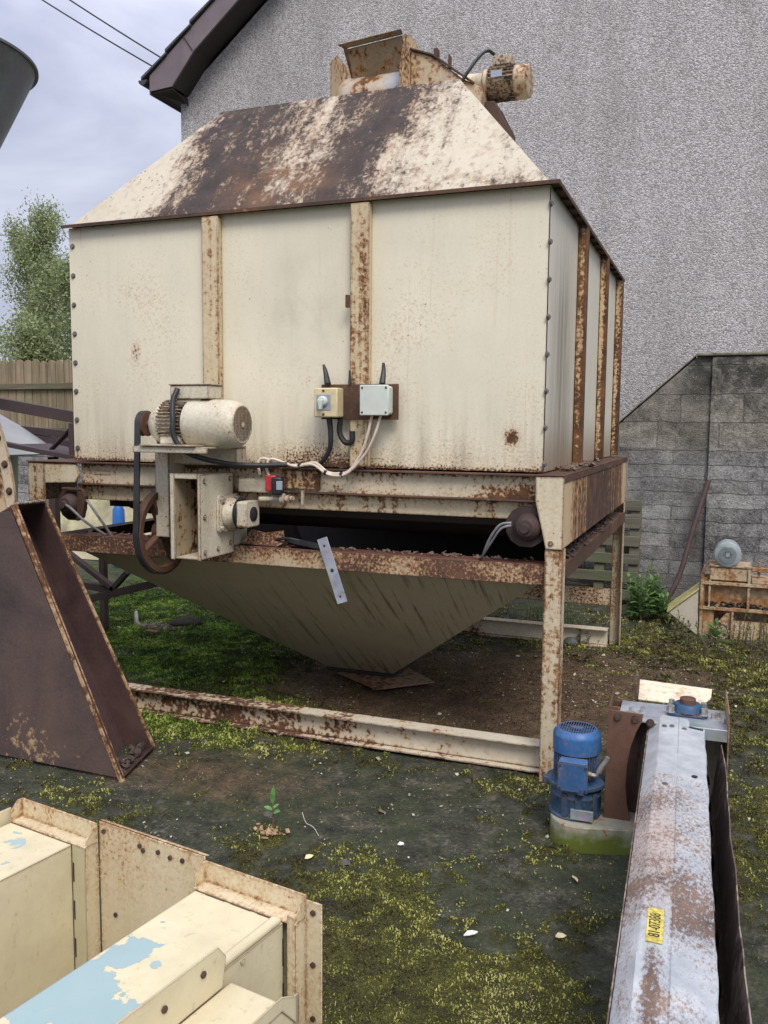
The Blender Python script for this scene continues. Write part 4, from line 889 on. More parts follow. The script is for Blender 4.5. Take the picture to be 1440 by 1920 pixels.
o = single('debris_pile', crumbs(lambda r: (r.uniform(-2.45,-.02), .035+r.gauss(0,.016), .926+r.random()*.008), 260, 3, .004, .016), M['debris'], 'crumbs of scale and chaff on the front beam below the dark gap', 'debris', (-1.2,.03,.924), None, 0, 0); o['kind'] = 'stuff'
o = single('debris_pile', crumbs(lambda r: (r.uniform(-1.8,-.75), -.035+r.gauss(0,.008), 1.308+r.random()*.008), 200, 6, .004, .013), M['grain_dust'], 'dark chaff along the front channel below the switch boxes', 'debris', (-1.2,-.03,1.304), None, 0, 0); o['kind'] = 'stuff'
# drive unit on the front
my, mz = -.27, 1.50
mb = MB(); mb.box(-1.775, -1.385, -.40, -.07, 1.392, 1.400); mb.box(-1.775,-1.385,-.405,-.3995,1.372,1.400); mb.box(-1.76,-1.39,-.15,-.06,1.31,1.391)
drv = part('drive_bracket', mb, M['drive'], bin_, .002)
mb = MB(); mb.box(-1.800, -1.725, -.205, -.199, .965, 1.388); mb.box(-1.7315,-1.725,-.1985,-.07,1.1,1.388); part('bracket_plate', mb, M['drive'], drv, .002)
mb = MB(); mb.box(-1.73, -1.44, -.42, -.10, 1.4015, 1.409); part('motor_slide', mb, M['drive'], drv, .002)
mb = MB(); mb.lathe((-1.745, my, mz), (.17,0,0), [(0,.045),(.06,.07),(.25,.093),(.4,.095),(1,.095)], 40); mb.box(-1.66,-1.55,my-.09,my+.09,1.41,1.45)
motor = part('drive_motor', mb, M['drive'], bin_, .002)
mb = MB()
for a in np.linspace(0, 2*math.pi, 40, endpoint=False):
    ca, sa = math.cos(a), math.sin(a); mb.bar((-1.672, my+ca*.101, mz+sa*.101), (-1.545, my+ca*.101, mz+sa*.101), .0035, .018, (0, ca, sa))
part('cooling_fins', mb, M['fins'], motor, 0)
mb = MB(); mb.lathe((-1.540, my, mz), (.255,0,0), [(0,.109),(.02,.111),(.62,.111),(.84,.105),(.95,.096),(1.0,.083),(1.0,.078),(.985,.076)], 48, False); cow = part('fan_cowl', mb, M['drive'], motor, .001)
mb = MB(); xg = -1.289; mb.lathe((xg-.012,my,mz),(.001,0,0),[(0,.0),(1,.08)],40,False); part('cowl_shade', mb, M['black'], motor, 0)  # black disc stands in for the shade inside the cowl
mb = MB()
for k in range(-6, 7):
    d = k*.0122; hl = math.sqrt(max(0, .079**2-d*d)); mb.bar((xg, my-hl, mz+d), (xg, my+hl, mz+d), .002, .0034); mb.bar((xg+.0025, my+d, mz-hl), (xg+.0025, my+d, mz+hl), .0034, .002, (0,1,0))
mb.cyl((xg+.001,my,mz),(xg+.006,my,mz),.014,n=20); part('fan_grille', mb, M['drive'], motor, 0)
mb = MB(); mb.box(-1.625, -1.425, my-.055, my+.055, 1.612, 1.672); mb.box(-1.63,-1.42,my-.06,my+.06,1.6725,1.679); mb.box(-1.60,-1.47,my-.045,my+.045,1.59,1.6115); part('terminal_box', mb, M['drive'], motor, .003)
mb = MB(); mb.cyl((-1.745,my,mz),(-1.825,my,mz),.018,n=14); mb.lathe((-1.785,my,mz),(-.035,0,0),[(0,.055),(.1,.058),(.5,.048),(.9,.058),(1,.055)],28); part('small_pulley', mb, M['rust'], motor, .001)
pc = (-.15, .985); pr = .200
mb = MB(); mb.ring((-1.785, pc[0], pc[1]), (-.04,0,0), pr-.03, pr, 56); mb.cyl((-1.74,pc[0],pc[1]),(-1.84,pc[0],pc[1]),.04,n=24)
for k in range(4):
    a = k*math.pi/2+.5; mb.bar((-1.805, pc[0]+.03*math.cos(a), pc[1]+.03*math.sin(a)), (-1.805, pc[0]+(pr-.02)*math.cos(a), pc[1]+(pr-.02)*math.sin(a)), .016, .035, (1,0,0))
mb.cyl((-1.74,pc[0],pc[1]),(-1.61,pc[0],pc[1]),.022,n=16)
part('large_pulley', mb, M['rust'], bin_, .002)
mb = MB(); r0, r1 = .056, pr+.004
pts = []; dv = Vector((my-pc[0], mz-pc[1])); ang0 = math.atan2(dv.y, dv.x); be = math.acos((r1-r0)/dv.length)
for a in np.linspace(ang0+be, ang0-be+2*math.pi, 40): pts.append((-1.803, pc[0]+r1*math.cos(a), pc[1]+r1*math.sin(a)))
for a in np.linspace(ang0-be, ang0+be, 14): pts.append((-1.803, my+r0*math.cos(a), mz+r0*math.sin(a)))
pts.append(pts[0]); mb.strip(pts, (1,0,0), .030, .010); part('drive_belt', mb, M['belt'], bin_, .001)
# gearbox case: open-fronted box with a flanged bearing on its right face
bx0, bx1, by0, by1, bz0_, bz1_ = -1.602, -1.457, -.352, -.07, .893, 1.276
mb = MB(); tk = .006
mb.box(bx0, bx0+tk, by0, by1, bz0_, bz1_); mb.box(bx1-tk, bx1, by0, by1, bz0_, bz1_); mb.box(bx0+tk, bx1-tk, by0, by1, bz0_, bz0_+tk); mb.box(bx0+tk, bx1-tk, by0, by1, bz1_-tk, bz1_)
mb.box(bx0-.012, bx0+.012, by0-.004, by0-.0005, bz0_-.004, bz1_+.004); mb.box(bx1-.012, bx1+.003, by0-.004, by0-.0005, bz0_-.004, bz1_+.004); mb.box(bx0+.0125, bx1-.0125, by0-.004, by0-.0005, bz1_-.02, bz1_+.004)
mb.box(bx1-tk, bx1, by1+.001, .06, bz0_+.03, 1.105)
case = part('drive_case', mb, M['drive'], bin_, .0015)
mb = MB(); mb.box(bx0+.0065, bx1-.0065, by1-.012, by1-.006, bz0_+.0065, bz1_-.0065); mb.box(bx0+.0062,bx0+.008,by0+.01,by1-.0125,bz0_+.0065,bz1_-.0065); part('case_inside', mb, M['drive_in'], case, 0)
mb = MB()
for p in ((bx0+.02, bz0_+.05), (bx0+.02, bz0_+.30), (bx0+.05, bz0_+.12)): mb.bolt((p[0], by1-.013, p[1]), (0,-1,0), .009, .008)
for p in ((-.32, bz1_-.03), (-.32, bz0_+.03), (-.10, bz1_-.03), (-.10, bz0_+.05), (-.21, bz0_+.035), (-.32, bz0_+.19)): mb.bolt((bx1, p[0], p[1]), (1,0,0), .009, .007)
part('case_bolts', mb, M['drive'], case, 0)
cy, cz = -.135, 1.088
mb = MB(); h_ = .088
pl = []
for sx, sy in ((1,1),(-1,1),(-1,-1),(1,-1)):
    for a in np.linspace(0, math.pi/2, 5): aa = math.atan2(sy, sx)-math.pi/4+a; pl.append((bx1, cy+sx*(h_-.02)+.02*math.cos(aa), cz+sy*(h_-.02)+.02*math.sin(aa)))
mb.prism(pl, (.018,0,0)); bf = part('bearing_flange', mb, M['drive'], bin_, .003)
mb = MB(); mb.lathe((bx1+.018,cy,cz),(.075,0,0),[(0,.074),(.25,.070),(.6,.058),(1,.056)],36); part('bearing_housing', mb, M['drive'], bf, .002)
mb = MB(); mb.ring((bx1+.075,cy,cz),(.014,0,0),.05,.073,36); part('bearing_seal', mb, M['black'], bf, .002)
mb = MB(); hs = .060; xs0 = bx1+.09; xs1 = xs0+.055
sq = [(xs0, cy+a*hs, cz+b_*hs) for a, b_ in ((-1,-.85),(-.85,-1),(.85,-1),(1,-.85),(1,.85),(.85,1),(-.85,1),(-1,.85))]
mb.prism(sq, (xs1-xs0,0,0)); part('shaft_cap', mb, M['drive'], bf, .004)
mb = MB(); mb.lathe((xs1+.0005,cy,cz),(.012,0,0),[(0,.034),(.3,.034),(.6,.026),(1,.012)],24); part('shaft_end', mb, M['rubber'], bf, 0)
bolts('flange_bolt', [(bx1+.018,cy+a*.066,cz+b_*.066) for a, b_ in ((-1,-1),(1,-1),(1,1),(-1,1))], (1,0,0), .012, .012, M['bolt_bright'], bf)
# rotary sensor beside the case
mb = MB(); mb.obox((-1.235,-.10,1.232),(.05,.05,.075),(0,0,.3)); sen = part('sensor', mb, M['red'], bin_, .006)
mb = MB(); mb.obox((-1.195,-.115,1.222),(.05,.06,.082),(0,0,.3)); part('sensor_body', mb, M['black'], sen, .008)
mb = MB(); mb.obox((-1.172,-.143,1.225),(.028,.004,.04),(0,0,.3)); part('sensor_window', mb, M['steel_plate'], sen, .001)
mb = MB(); mb.box(-1.42,-1.20,-.085,-.078,1.185,1.25); mb.cyl((-1.30,-.10,1.155),(-1.12,-.10,1.165),.012,n=12); mb.lathe((-1.19,-.10,1.162),(.05,0,0),[(0,.012),(.1,.026),(.4,.026),(.5,.014),(1,.02)],16); mb.box(-1.10,-1.085,-.07,-.06,1.13,1.20); part('sensor_bracket', mb, M['drive'], bin_, .001)
mb = MB(); mb.box(-1.20,-1.02,-.04,-.026,1.205,1.29); part('stained_cleat', mb, M['stiff_dark'], bin_, .001)
# torn bracket plate on the beam
mb = MB(); mb.prism([(-1.44,-.03,.93),(-1.17,-.03,.925),(-1.22,.0,.945),(-1.23,.01,1.0),(-1.33,.01,.985),(-1.40,.0,1.0)], (0,.004,0)); part('torn_plate', mb, M['beam'], bin_, .001)
# switch plate with two boxes
mb = MB(); mb.box(-1.005, -.632, -.052, -.046, 1.527, 1.683); swp = part('switch_plate', mb, M['rust'], bin_, .002)
mb = MB(); mb.box(-1.008, -.893, -.125, -.053, 1.535, 1.665); swb = part('isolator_switch', mb, M['cream_plastic'], bin_, .006)
mb = MB(); mb.box(-.994, -.924, -.1275, -.1255, 1.567, 1.636); part('switch_face', mb, M['steel_plate'], swb, .001)
mb = MB(); mb.lathe((-.960,-.128,1.606),(0,-.02,0),[(0,.024),(.7,.022),(1,.018)],24); mb.prism([(-.972,-.1485,1.612),(-.948,-.1485,1.612),(-.954,-.1485,1.568),(-.966,-.1485,1.568)], (0,-.016,0)); part('switch_knob', mb, M['pale_plastic'], swb, .003)
mb = MB(); mb.bolt((-.960,-.1255,1.652),(0,-1,0),.006,.002,False); mb.bolt((-.960,-.1255,1.548),(0,-1,0),.006,.002,False); part('switch_screws', mb, M['bolt_rust'], swb, 0)
mb = MB(); mb.box(-.782, -.655, -.118, -.053, 1.548, 1.672); jb = part('junction_box', mb, M['pale_plastic'], bin_, .010)
mb = MB(); mb.box(-.786, -.651, -.126, -.1185, 1.544, 1.676); part('box_lid', mb, M['pale_plastic'], jb, .006)
mb = MB()
for a in (-.774, -.663):
    for b_ in (1.557, 1.663): mb.bolt((a,-.126,b_),(0,-1,0),.005,.0015,False)
part('lid_screws', mb, M['bolt_rust'], jb, 0)
for nm, pts, r_a, r_b in (('cable_stub',[(-.962,-.075,1.683),(-.985,-.05,1.74),(-.997,-.045,1.772)],.016,.006), ('cable_stub',[(-.70,-.075,1.683),(-.702,-.055,1.74),(-.704,-.052,1.775)],.015,.006), ('cable_stub',[(-.862,-.055,1.685),(-.865,-.052,1.745)],.009,.004),
    ('black_cable',[(-.95,-.085,1.534),(-.945,-.08,1.47),(-.95,-.075,1.40),(-.985,-.065,1.345),(-1.02,-.05,1.318)],.014,.010), ('black_cable',[(-.905,-.06,1.53),(-.912,-.055,1.47),(-.885,-.055,1.425),(-.852,-.055,1.43),(-.85,-.055,1.475)],.013,.013)):
    mb = MB(); mb.tube(pts, r_a, 8, 6, r_b); part(nm, mb, M['rubber'], bin_, 0)
mb = MB(); mb.tube([(-1.575,my-.07,1.655),(-1.58,my-.10,1.60),(-1.565,my-.125,1.52),(-1.555,my-.13,1.44),(-1.50,my-.10,1.37),(-1.40,-.24,1.325),(-1.28,-.16,1.315),(-1.16,-.09,1.318)], .0125, 10); part('motor_cable', mb, M['rubber'], bin_, 0)
mb = MB()
mb.tube([(-.742,-.09,1.545),(-.757,-.095,1.47),(-.79,-.09,1.38),(-.85,-.085,1.30),(-.90,-.085,1.285),(-.955,-.09,1.29),(-1.02,-.085,1.33),(-1.10,-.075,1.318),(-1.20,-.08,1.318),(-1.27,-.10,1.345),(-1.295,-.115,1.33),(-1.285,-.12,1.27)], .0065, 8)
mb.tube([(-.70,-.09,1.545),(-.72,-.10,1.47),(-.76,-.095,1.39),(-.83,-.09,1.31),(-.885,-.095,1.277),(-.955,-.10,1.283),(-1.03,-.09,1.322),(-1.12,-.085,1.312),(-1.20,-.09,1.335),(-1.24,-.105,1.342),(-1.255,-.11,1.30),(-1.24,-.11,1.262)], .006, 8)
part('white_cable', mb, M['white_cable'], bin_, 0)
mb = MB()
for p in ((-.887,-.09,1.281),(-.962,-.095,1.287),(-1.10,-.08,1.316)): mb.cyl((p[0]-.006,p[1],p[2]),(p[0]+.006,p[1],p[2]),.012,n=12)
part('cable_tie', mb, M['black'], bin_, 0)
mb = MB(); mb.box(-.885,-.868,-.06,-.043,2.02,2.075); part('post_cleat', mb, M['rust'], bin_, .002)
# head unit on the flat roof top
before_head = set(bpy.data.objects)
hy0, hy1 = .66, 1.14; zt_ = zt2
mb = MB(); mb.prism([(-1.405,hy0+.02,zt_),(-1.405,hy1,zt_),(-1.405,hy1,3.50),(-1.405,hy1-.14,3.54),(-1.405,hy0+.10,3.58),(-1.405,hy0+.02,3.50)], (.008,0,0)); head = part('head_cheek', mb, M['gearcase'], bin_, .002)
mb = MB(); mb.prism([(-.955,hy0,zt_),(-.955,hy1,zt_),(-.955,hy1,3.60),(-.955,hy0+.16,3.66),(-.955,hy0+.06,3.62),(-.955,hy0,3.40)], (.010,0,0)); part('head_cheek', mb, M['stiff_dark'], bin_, .002)
mb = MB(); mb.lathe((-1.396,.90,3.30),(.440,0,0),[(0,.150),(.06,.168),(.12,.172),(.9,.172),(1,.172)],48); part('head_drum', mb, M['drum'], bin_, .001)
mb = MB(); mb.prism([(-1.315,.72,3.585),(-.965,.72,3.615),(-.965,.80,3.44),(-1.315,.80,3.42)], (0,.006,0)); mb.prism([(-1.36,.69,3.60),(-.96,.69,3.635),(-.96,.72,3.62),(-1.33,.72,3.588)], (0,0,.006)); mb.prism([(-1.335,.70,3.60),(-1.315,.72,3.59),(-1.315,.80,3.42),(-1.32,.80,3.42)], (.004,0,0)); 
part('inlet_hood', mb, M['hood_rust'], bin_, .001)
mb = MB(); mb.prism([(-1.315,1.0,3.45),(-.965,1.0,3.47),(-.965,1.02,3.62),(-1.315,1.02,3.59)], (0,.006,0)); part('inlet_hood', mb, M['hood_rust'], bin_, .001)
mb = MB(); mb.prism([(-.943,.80,zt_),(-.943,.80,3.56),(-.80,.80,3.50),(-.62,.80,3.34),(-.50,.80,3.27),(-.50,.80,3.14),(-.58,.80,zt_)], (0,.26,0)); part('gear_case', mb, M['gearcase'], bin_, .006)
mb = MB(); mb.bar((-.943,.795,3.565),(-.80,.795,3.505),.02,.012); mb.bar((-.80,.795,3.505),(-.55,.795,3.30),.02,.012); mb.box(-.80,-.775,.80,.84,3.50,3.55); mb.box(-.71,-.70,.80,.84,3.42,3.50); part('case_rib', mb, M['rust'], bin_, .002)
mb = MB(); mb.cyl((-.72,.93,3.36),(-.50,.93,3.345),.065,n=28); mb.cyl((-.52,.93,3.345),(-.49,.93,3.345),.085,n=28); part('motor_neck', mb, M['gusset'], bin_, .003)
hm_c = (.93, 3.335)
mb = MB(); mb.lathe((-.49,hm_c[0],hm_c[1]),(.16,0,-.004),[(0,.09),(.1,.094),(1,.094)],36); hmot = part('head_motor', mb, M['fins'], bin_, .002)
mb = MB(); mb.lathe((-.335,hm_c[0],hm_c[1]-.004),(.085,0,-.003),[(0,.10),(.6,.10),(.9,.094),(1,.07)],36); part('motor_cowl', mb, M['gearcase'], hmot, .002)
mb = MB()
for a in np.linspace(0, 2*math.pi, 26, endpoint=False):
    ca, sa = math.cos(a), math.sin(a); mb.bar((-.485, hm_c[0]+ca*.098, hm_c[1]+sa*.098), (-.335, hm_c[0]+ca*.098, hm_c[1]+sa*.098), .003, .012, (0, ca, sa))
part('cooling_fins', mb, M['fins'], hmot, 0)
mb = MB(); mb.box(-.46,-.395,hm_c[0]-.104,hm_c[0]-.101,3.335,3.375); part('name_plate', mb, M['steel_plate'], hmot, 0)
mb = MB(); mb.box(-.47,-.36,hm_c[0]-.04,hm_c[0]+.06,3.437,3.495); part('terminal_box', mb, M['fins'], hmot, .004)
mb = MB(); mb.tube([(-.45,.86,3.485),(-.48,.83,3.50),(-.52,.80,3.46),(-.58,.77,3.36),(-.62,.76,3.29)], .010, 8); part('motor_cable', mb, M['rubber'], bin_, 0)
mb = MB(); mb.prism([(-.53,.84,3.20),(-.44,.84,3.20),(-.36,.84,3.04),(-.36,.84,2.94),(-.40,.84,2.94),(-.53,.84,3.12)], (0,.2,0)); part('motor_bracket', mb, M['rust'], bin_, .004)

for o in set(bpy.data.objects)-before_head:
    for v in o.data.vertices:      # settle the unit to its measured size on the roof plate
        X, Y, Z = v.co.x-W/2, v.co.y+D/2, v.co.z
        v.co = (-.915+(X+.915)*.90+W/2, Y+.12-D/2, zt2+(Z-zt2)*.83)

# hanging strap and old rubber on the beam
mb = MB(); a0, a1 = Vector((-.992,-.072,.985)), Vector((-.888,-.072,.693))
d_ = (a1-a0).normalized(); n_ = Vector((0,-1,0)); s_ = d_.cross(n_)*.026
mb.prism([a0-s_, a0+s_, a1+s_, a1-s_], (0,.004,0)); st_ = single('metal_strap', mb, M['blade'], 'loose galvanised strap hung slanting over the front beam of the bin', 'metal strap', (-.94,-.07,.69), None, .001)
mb = MB()
for t_ in (.12, .5, .9):
    p = a0.lerp(a1, t_); mb.cyl(p+V(0,-.0005,0), p+V(0,.0045,0), .006 if t_ != .5 else .009, n=12)
part('bolt_hole', mb, M['bolt_rust'], st_, 0)
mb = MB(); mb.tube([(-1.30,.0,.935),(-1.22,-.02,.965),(-1.14,.0,.955),(-1.10,.02,.935),(-1.16,.03,.93),(-1.22,.02,.95)], .008, 6); mb.strip([(-1.25,-.01,.93),(-1.18,-.02,.96),(-1.08,-.02,.945),(-1.0,-.01,.93)], (0,1,.3), .05, .003)
single('rubber_offcut', mb, M['rubber'], 'curled black rubber offcut lying on the front beam of the bin', 'rubber strip', (-1.15,0,.925), None, 0)
# ------------------------------------------------------------------ screw conveyor in the foreground right (local frame)
cv = thing('screw_conveyor', 'rust-speckled zinc screw conveyor lying on the mud with a blue motor at its end', 'conveyor', (.594,-.45,0), None, R(1.83), True)
def lidz(x):  # ridge profile
    return 0
mb = MB(); rr = random.Random(2)
YN = 60; prof_t = [(-.100,.418),(-.098,.430),(-.062,.4635),(-.056,.4655),(-.004,.4640),(0,.4615),(.004,.4640),(.084,.4530),(.088,.4500),(.089,.440)]
rows = []
for j in range(YN+1):
    y = .02-(2.42)*j/YN
    rows.append([(x+(.0009*math.sin(j*.9)+rr.gauss(0,.0012) if i >= 7 else rr.gauss(0,.0003)), y, z+.0012*math.sin(j*.33+i)+ (rr.gauss(0,.0008) if i >= 7 else 0)) for i, (x, z) in enumerate(prof_t)])
K = len(prof_t); vs = [p for r_0 in rows for p in r_0]+[(x, y, z-.0025) for r_0 in rows for x, y, z in r_0]; N_ = len(rows)*K; fs = []
for j in range(YN):
    for i in range(K-1):
        a = j*K+i; fs.append((a, a+1, a+K+1, a+K)); fs.append((N_+a, N_+a+K, N_+a+K+1, N_+a+1))
    for i in (0, K-1): a = j*K+i; fs.append((a, a+K, N_+a+K, N_+a))
for i in range(K-1): fs.append((i, N_+i, N_+i+1, i+1)); a = YN*K+i; fs.append((a, a+1, N_+a+1, N_+a))
mb.add(vs, fs); lid = part('lid', mb, M['lid'], cv, 0, 30)
mb = MB(); mb.prism([(.040,-.060,.4605),(.083,-.060,.4545),(.083,-.074,.4545),(.040,-.074,.4605),(.034,-.067,.4612)], (0,0,.0012)); part('lid_slot', mb, M['black'], lid, 0)
mb = MB(); mb.cyl((.052,-.515,.4585),(.052,-.515,.4600),.009,n=16); part('lid_hole', mb, M['black'], lid, 0)
bolts('lid_rivet', [(-.045,-.10,.4655),(-.020,-.09,.4650),(.02,-.10,.4625),(-.03,-.62,.4652)], (0,0,1), .006, .003, M['boltm'], lid)
# trough
mb = MB(); o_ = []; i_ = []
pr_ = [(-.103,.43),(-.103,.26)]+[(.012+.115*math.cos(a), .26+.115*math.sin(a)) for a in np.linspace(math.pi, 2*math.pi, 13)][1:]+[(.133,.30),(.148,.408)]
TH = .003
def off2(p):
    q = []
    for k in range(len(p)):
        a = Vector(p[max(0,k-1)]); b_ = Vector(p[min(len(p)-1,k+1)]); d = (b_-a).normalized(); q.append((p[k][0]-d.y*TH, p[k][1]+d.x*TH))
    return q
inn = off2(pr_); n_y = 26; rr = random.Random(9); vs = []; fs = []
for j in range(n_y+1):
    y = -.06-2.34*j/n_y; wv = rr.gauss(0, .0025)
    for k, (x, z) in enumerate(pr_): vs.append((x+(wv if k > len(pr_)-3 else 0), y, z))
    for k, (x, z) in enumerate(inn): vs.append((x+(wv if k > len(pr_)-3 else 0), y, z))
m_ = len(pr_); st2 = 2*m_
for j in range(n_y):
    for k in range(m_-1):
        a = j*st2+k; fs.append((a, a+1, a+st2+1, a+st2)); a += m_; fs.append((a, a+st2, a+st2+1, a+1))
    for k in (0, m_-1): a = j*st2+k; fs.append((a, a+st2, a+st2+m_, a+m_))
mb.add(vs, fs); part('trough', mb, M['trough'], cv, 0, 30)
mb = MB(); mb.lathe((.012,-.08,.275),(0,-2.2,0),[(0,.022),(1,.022)],14)
tt = np.linspace(0, 22*math.pi, 330); vs = []; fs = []
for t_ in tt:
    y = -.1-2.15*t_/tt[-1]
    for rad in (.022, .10): vs.append((.012+rad*math.cos(t_), y, .275+rad*math.sin(t_)))
for k in range(len(tt)-1): fs.append((2*k, 2*k+1, 2*k+3, 2*k+2))
mb.add(vs, fs); part('screw', mb, M['darkrust'], cv, 0, 60)
# end frame with bearing shelf
mb = MB(); mb.box(-.205, .163, -.055, .165, .4535, .460); mb.box(.005,.163,-.059,-.0555,.418,.460); sh = part('bearing_shelf', mb, M['galv'], cv, .001)
mb = MB(); mb.box(.1635, .168, -.062, .24, .0, .520); part('end_frame', mb, M['orange'], cv, .001)
mb = MB(); mb.box(-.240, -.235, -.045, .17, .0, .498); mb.box(-.2345,-.206,-.045,-.040,.40,.497); mb.box(-.234,.163,.168,.173,.0,.455); part('end_frame', mb, M['rustplate'], cv, .001)
mb = MB(); mb.box(-.23, .16, .10, .104, .0, .452); part('end_plate', mb, M['mossy_base'], cv, 0)
mb = MB()
cc = [(-.118,.487),(-.121,.462),(-.140,.42),(-.158,.36),(-.168,.29),(-.170,.22),(-.163,.15),(-.148,.085),(-.124,.03),(-.118,.004)]
mb.prism([(-.238,-.068,.492)]+[(x,-.068,z) for x, z in cc]+[(-.246,-.068,.004)], (0,.008,0)); cp = part('curved_plate', mb, M['rustplate'], cv, .0015)
bolts('plate_bolt', [(-.206,-.068,.468),(-.145,-.068,.466),(-.182,-.068,.035),(-.094,-.062,.458)], (0,-1,0), .010, .008, M['bolt_rust'], cp)
mb = MB(); cc2 = [(x+.034-.0*z, z) for x, z in cc[2:]]
mb.prism([(-.225,.012,.44),(-.10,.012,.44)]+[(x,.012,z) for x, z in cc2]+[(-.225,.012,.004)], (0,.006,0)); part('curved_plate', mb, M['chute_in'], cv, .001)
bolts('shelf_bolt', [(-.165,.03,.460),(-.125,.05,.460),(.120,.06,.460),(.135,.085,.460),(.150,.02,.460)], (0,0,1), .009, .016, M['bolt_bright'], sh)
bc = (.030,.085)
mb = MB(); mb.prism([(bc[0]+a*.070, bc[1]+b_*.050, .4605) for a, b_ in ((-1,-.8),(-.8,-1),(.8,-1),(1,-.8),(1,.8),(.8,1),(-.8,1),(-1,.8))], (0,0,.012)); brg = part('flange_bearing', mb, M['blue_dark'], cv, .004)
mb = MB(); mb.lathe((bc[0],bc[1],.4726),(0,0,.028),[(0,.056),(.5,.052),(1,.045)],32); mb2 = part('bearing_ring', mb, M['blue_dark'], brg, .002)
mb = MB(); mb.cyl((bc[0],bc[1],.4726),(bc[0],bc[1],.520),.028,n=28); part('shaft_stub', mb, M['rustplate'], brg, .003)
bolts('bearing_bolt', [(bc[0]+a*.056,bc[1]+b_*.037,.4726) for a in (-1,1) for b_ in (-1,1)], (0,0,1), .011, .022, M['bolt_bright'], brg)
bolts('lip_bolt', [(.060,-.059,.440)], (0,-1,0), .009, .008, M['bolt_bright'], sh)
mb = MB(); mb.prism([(-.150,.215,.452),(.075,.205,.452),(.115,.27,.468),(.120,.34,.485),(-.152,.36,.490)], (0,0,.004)); part('cover_flap', mb, M['flap'], cv, .001)
mb = MB(); mb.box(-.158,-.153,.175,.37,.40,.497); part('flap_edge', mb, M['rust'], cv, .001)
# gear motor
mx_, my_ = -.348, -.050
mb = MB(); pl = [(mx_+.02+.105*math.cos(a), my_-.02+.115*math.sin(a)) for a in np.linspace(math.pi/2, 3*math.pi/2, 16)]+[(-.10,-.135),(-.10,.095)]
mb.prism([(x, y, -.01) for x, y in pl], (0,0,.098)); part('motor_base', mb, M['mossy_base'], cv, .004)
mb = MB(); mb.lathe((mx_,my_,.0885),(0,0,.11),[(0,.094),(.08,.094),(.1,.088),(.62,.088),(.7,.094),(1,.080)],40)
for a in (-1.9,-1.35,-.6,.4,2.4): mb.bar((mx_+.086*math.cos(a),my_+.086*math.sin(a),.10),(mx_+.086*math.cos(a),my_+.086*math.sin(a),.185),.022,.018,(math.cos(a),math.sin(a),0))
gm = part('gear_housing', mb, M['blue_dark'], cv, .003)
mb = MB(); mb.box(mx_-.005, mx_+.075, my_-.098, my_-.088, .098, .135); part('rating_plate', mb, M['galv'], gm, .001)
mb = MB(); mb.lathe((mx_,my_,.1986),(0,0,.022),[(0,.100),(.2,.108),(.8,.108),(1,.098)],40)
for a in np.linspace(.3, 2*math.pi+.3, 4, endpoint=False): mb.cyl((mx_+.104*math.cos(a),my_+.104*math.sin(a),.1975),(mx_+.104*math.cos(a),my_+.104*math.sin(a),.2225),.018,n=14)
part('motor_flange', mb, M['blue_dark'], gm, .002)
mb = MB(); mb.lathe((mx_,my_,.2208),(0,0,.12),[(0,.070),(.1,.074),(1,.074)],40)
for a in np.linspace(0, 2*math.pi, 44, endpoint=False):
    ca, sa = math.cos(a), math.sin(a); mb.bar((mx_+ca*.077, my_+sa*.077, .232), (mx_+ca*.077, my_+sa*.077, .325), .0028, .010, (ca, sa, 0))
mot = part('motor_body', mb, M['blue'], cv, .001)
mb = MB(); mb.lathe((mx_,my_,.322),(0,0,.085),[(0,.084),(.02,.0865),(.70,.0865),(.80,.085),(.98,.071),(1.0,.069),(1.0,.066),(.96,.066)],52,False); part('fan_cowl', mb, M['blue'], mot, .001)
mb = MB(); mb.lathe((mx_,my_,.392),(0,0,.001),[(0,0),(1,.067)],36,False); part('cowl_shade', mb, M['blue_dark'], mot, 0)  # dark disc painted as the shade behind the grille
mb = MB()
for k in range(-7, 8):
    d = k*.0088; hl = math.sqrt(.067**2-d*d); mb.bar((mx_+d,my_-hl,.4045),(mx_+d,my_+hl,.4045),.0030,.003)
for d in (-.034, 0, .034): hl = math.sqrt(.067**2-d*d); mb.bar((mx_-hl,my_+d,.4015),(mx_+hl,my_+d,.4015),.003,.0025)
mb.box(mx_-.022,mx_+.022,my_-.010,my_+.010,.404,.4078); part('fan_grille', mb, M['blue'], mot, 0)
mb = MB(); mb.box(mx_-.048,mx_+.050,my_-.105,my_-.070,.212,.312); mb.box(mx_-.052,mx_+.054,my_-.116,my_-.1055,.207,.310); mb.prism([(mx_-.050,my_-.116,.3105),(mx_+.052,my_-.116,.3105),(mx_+.050,my_-.088,.320),(mx_-.046,my_-.088,.320)], (0,0,.003)); tb = part('terminal_box', mb, M['blue'], mot, .003)
bolts('box_screw', [(mx_-.044,my_-.116,.300),(mx_+.046,my_-.116,.300),(mx_-.044,my_-.116,.216),(mx_+.046,my_-.116,.216)], (0,-1,0), .005, .003, M['bolt_rust'], tb, False)
mb = MB(); mb.cyl((mx_+.050,my_-.09,.272),(mx_+.064,my_-.09,.270),.010,n=8); part('brass_gland', mb, M['brass'], tb, .001)
mb = MB(); mb.tube([(mx_+.064,my_-.09,.270),(mx_+.080,my_-.09,.270),(mx_+.088,my_-.09,.282)], .007, 8); part('gland_elbow', mb, M['bolt_bright'], tb, 0)
mb = MB(); mb.tube([(mx_+.088,my_-.09,.282),(mx_+.098,my_-.088,.302),(mx_+.112,my_-.085,.325),(mx_+.118,my_-.085,.340)], .0105, 9, 5, .008); part('cable_stub', mb, M['grey_cable'], tb, 0)
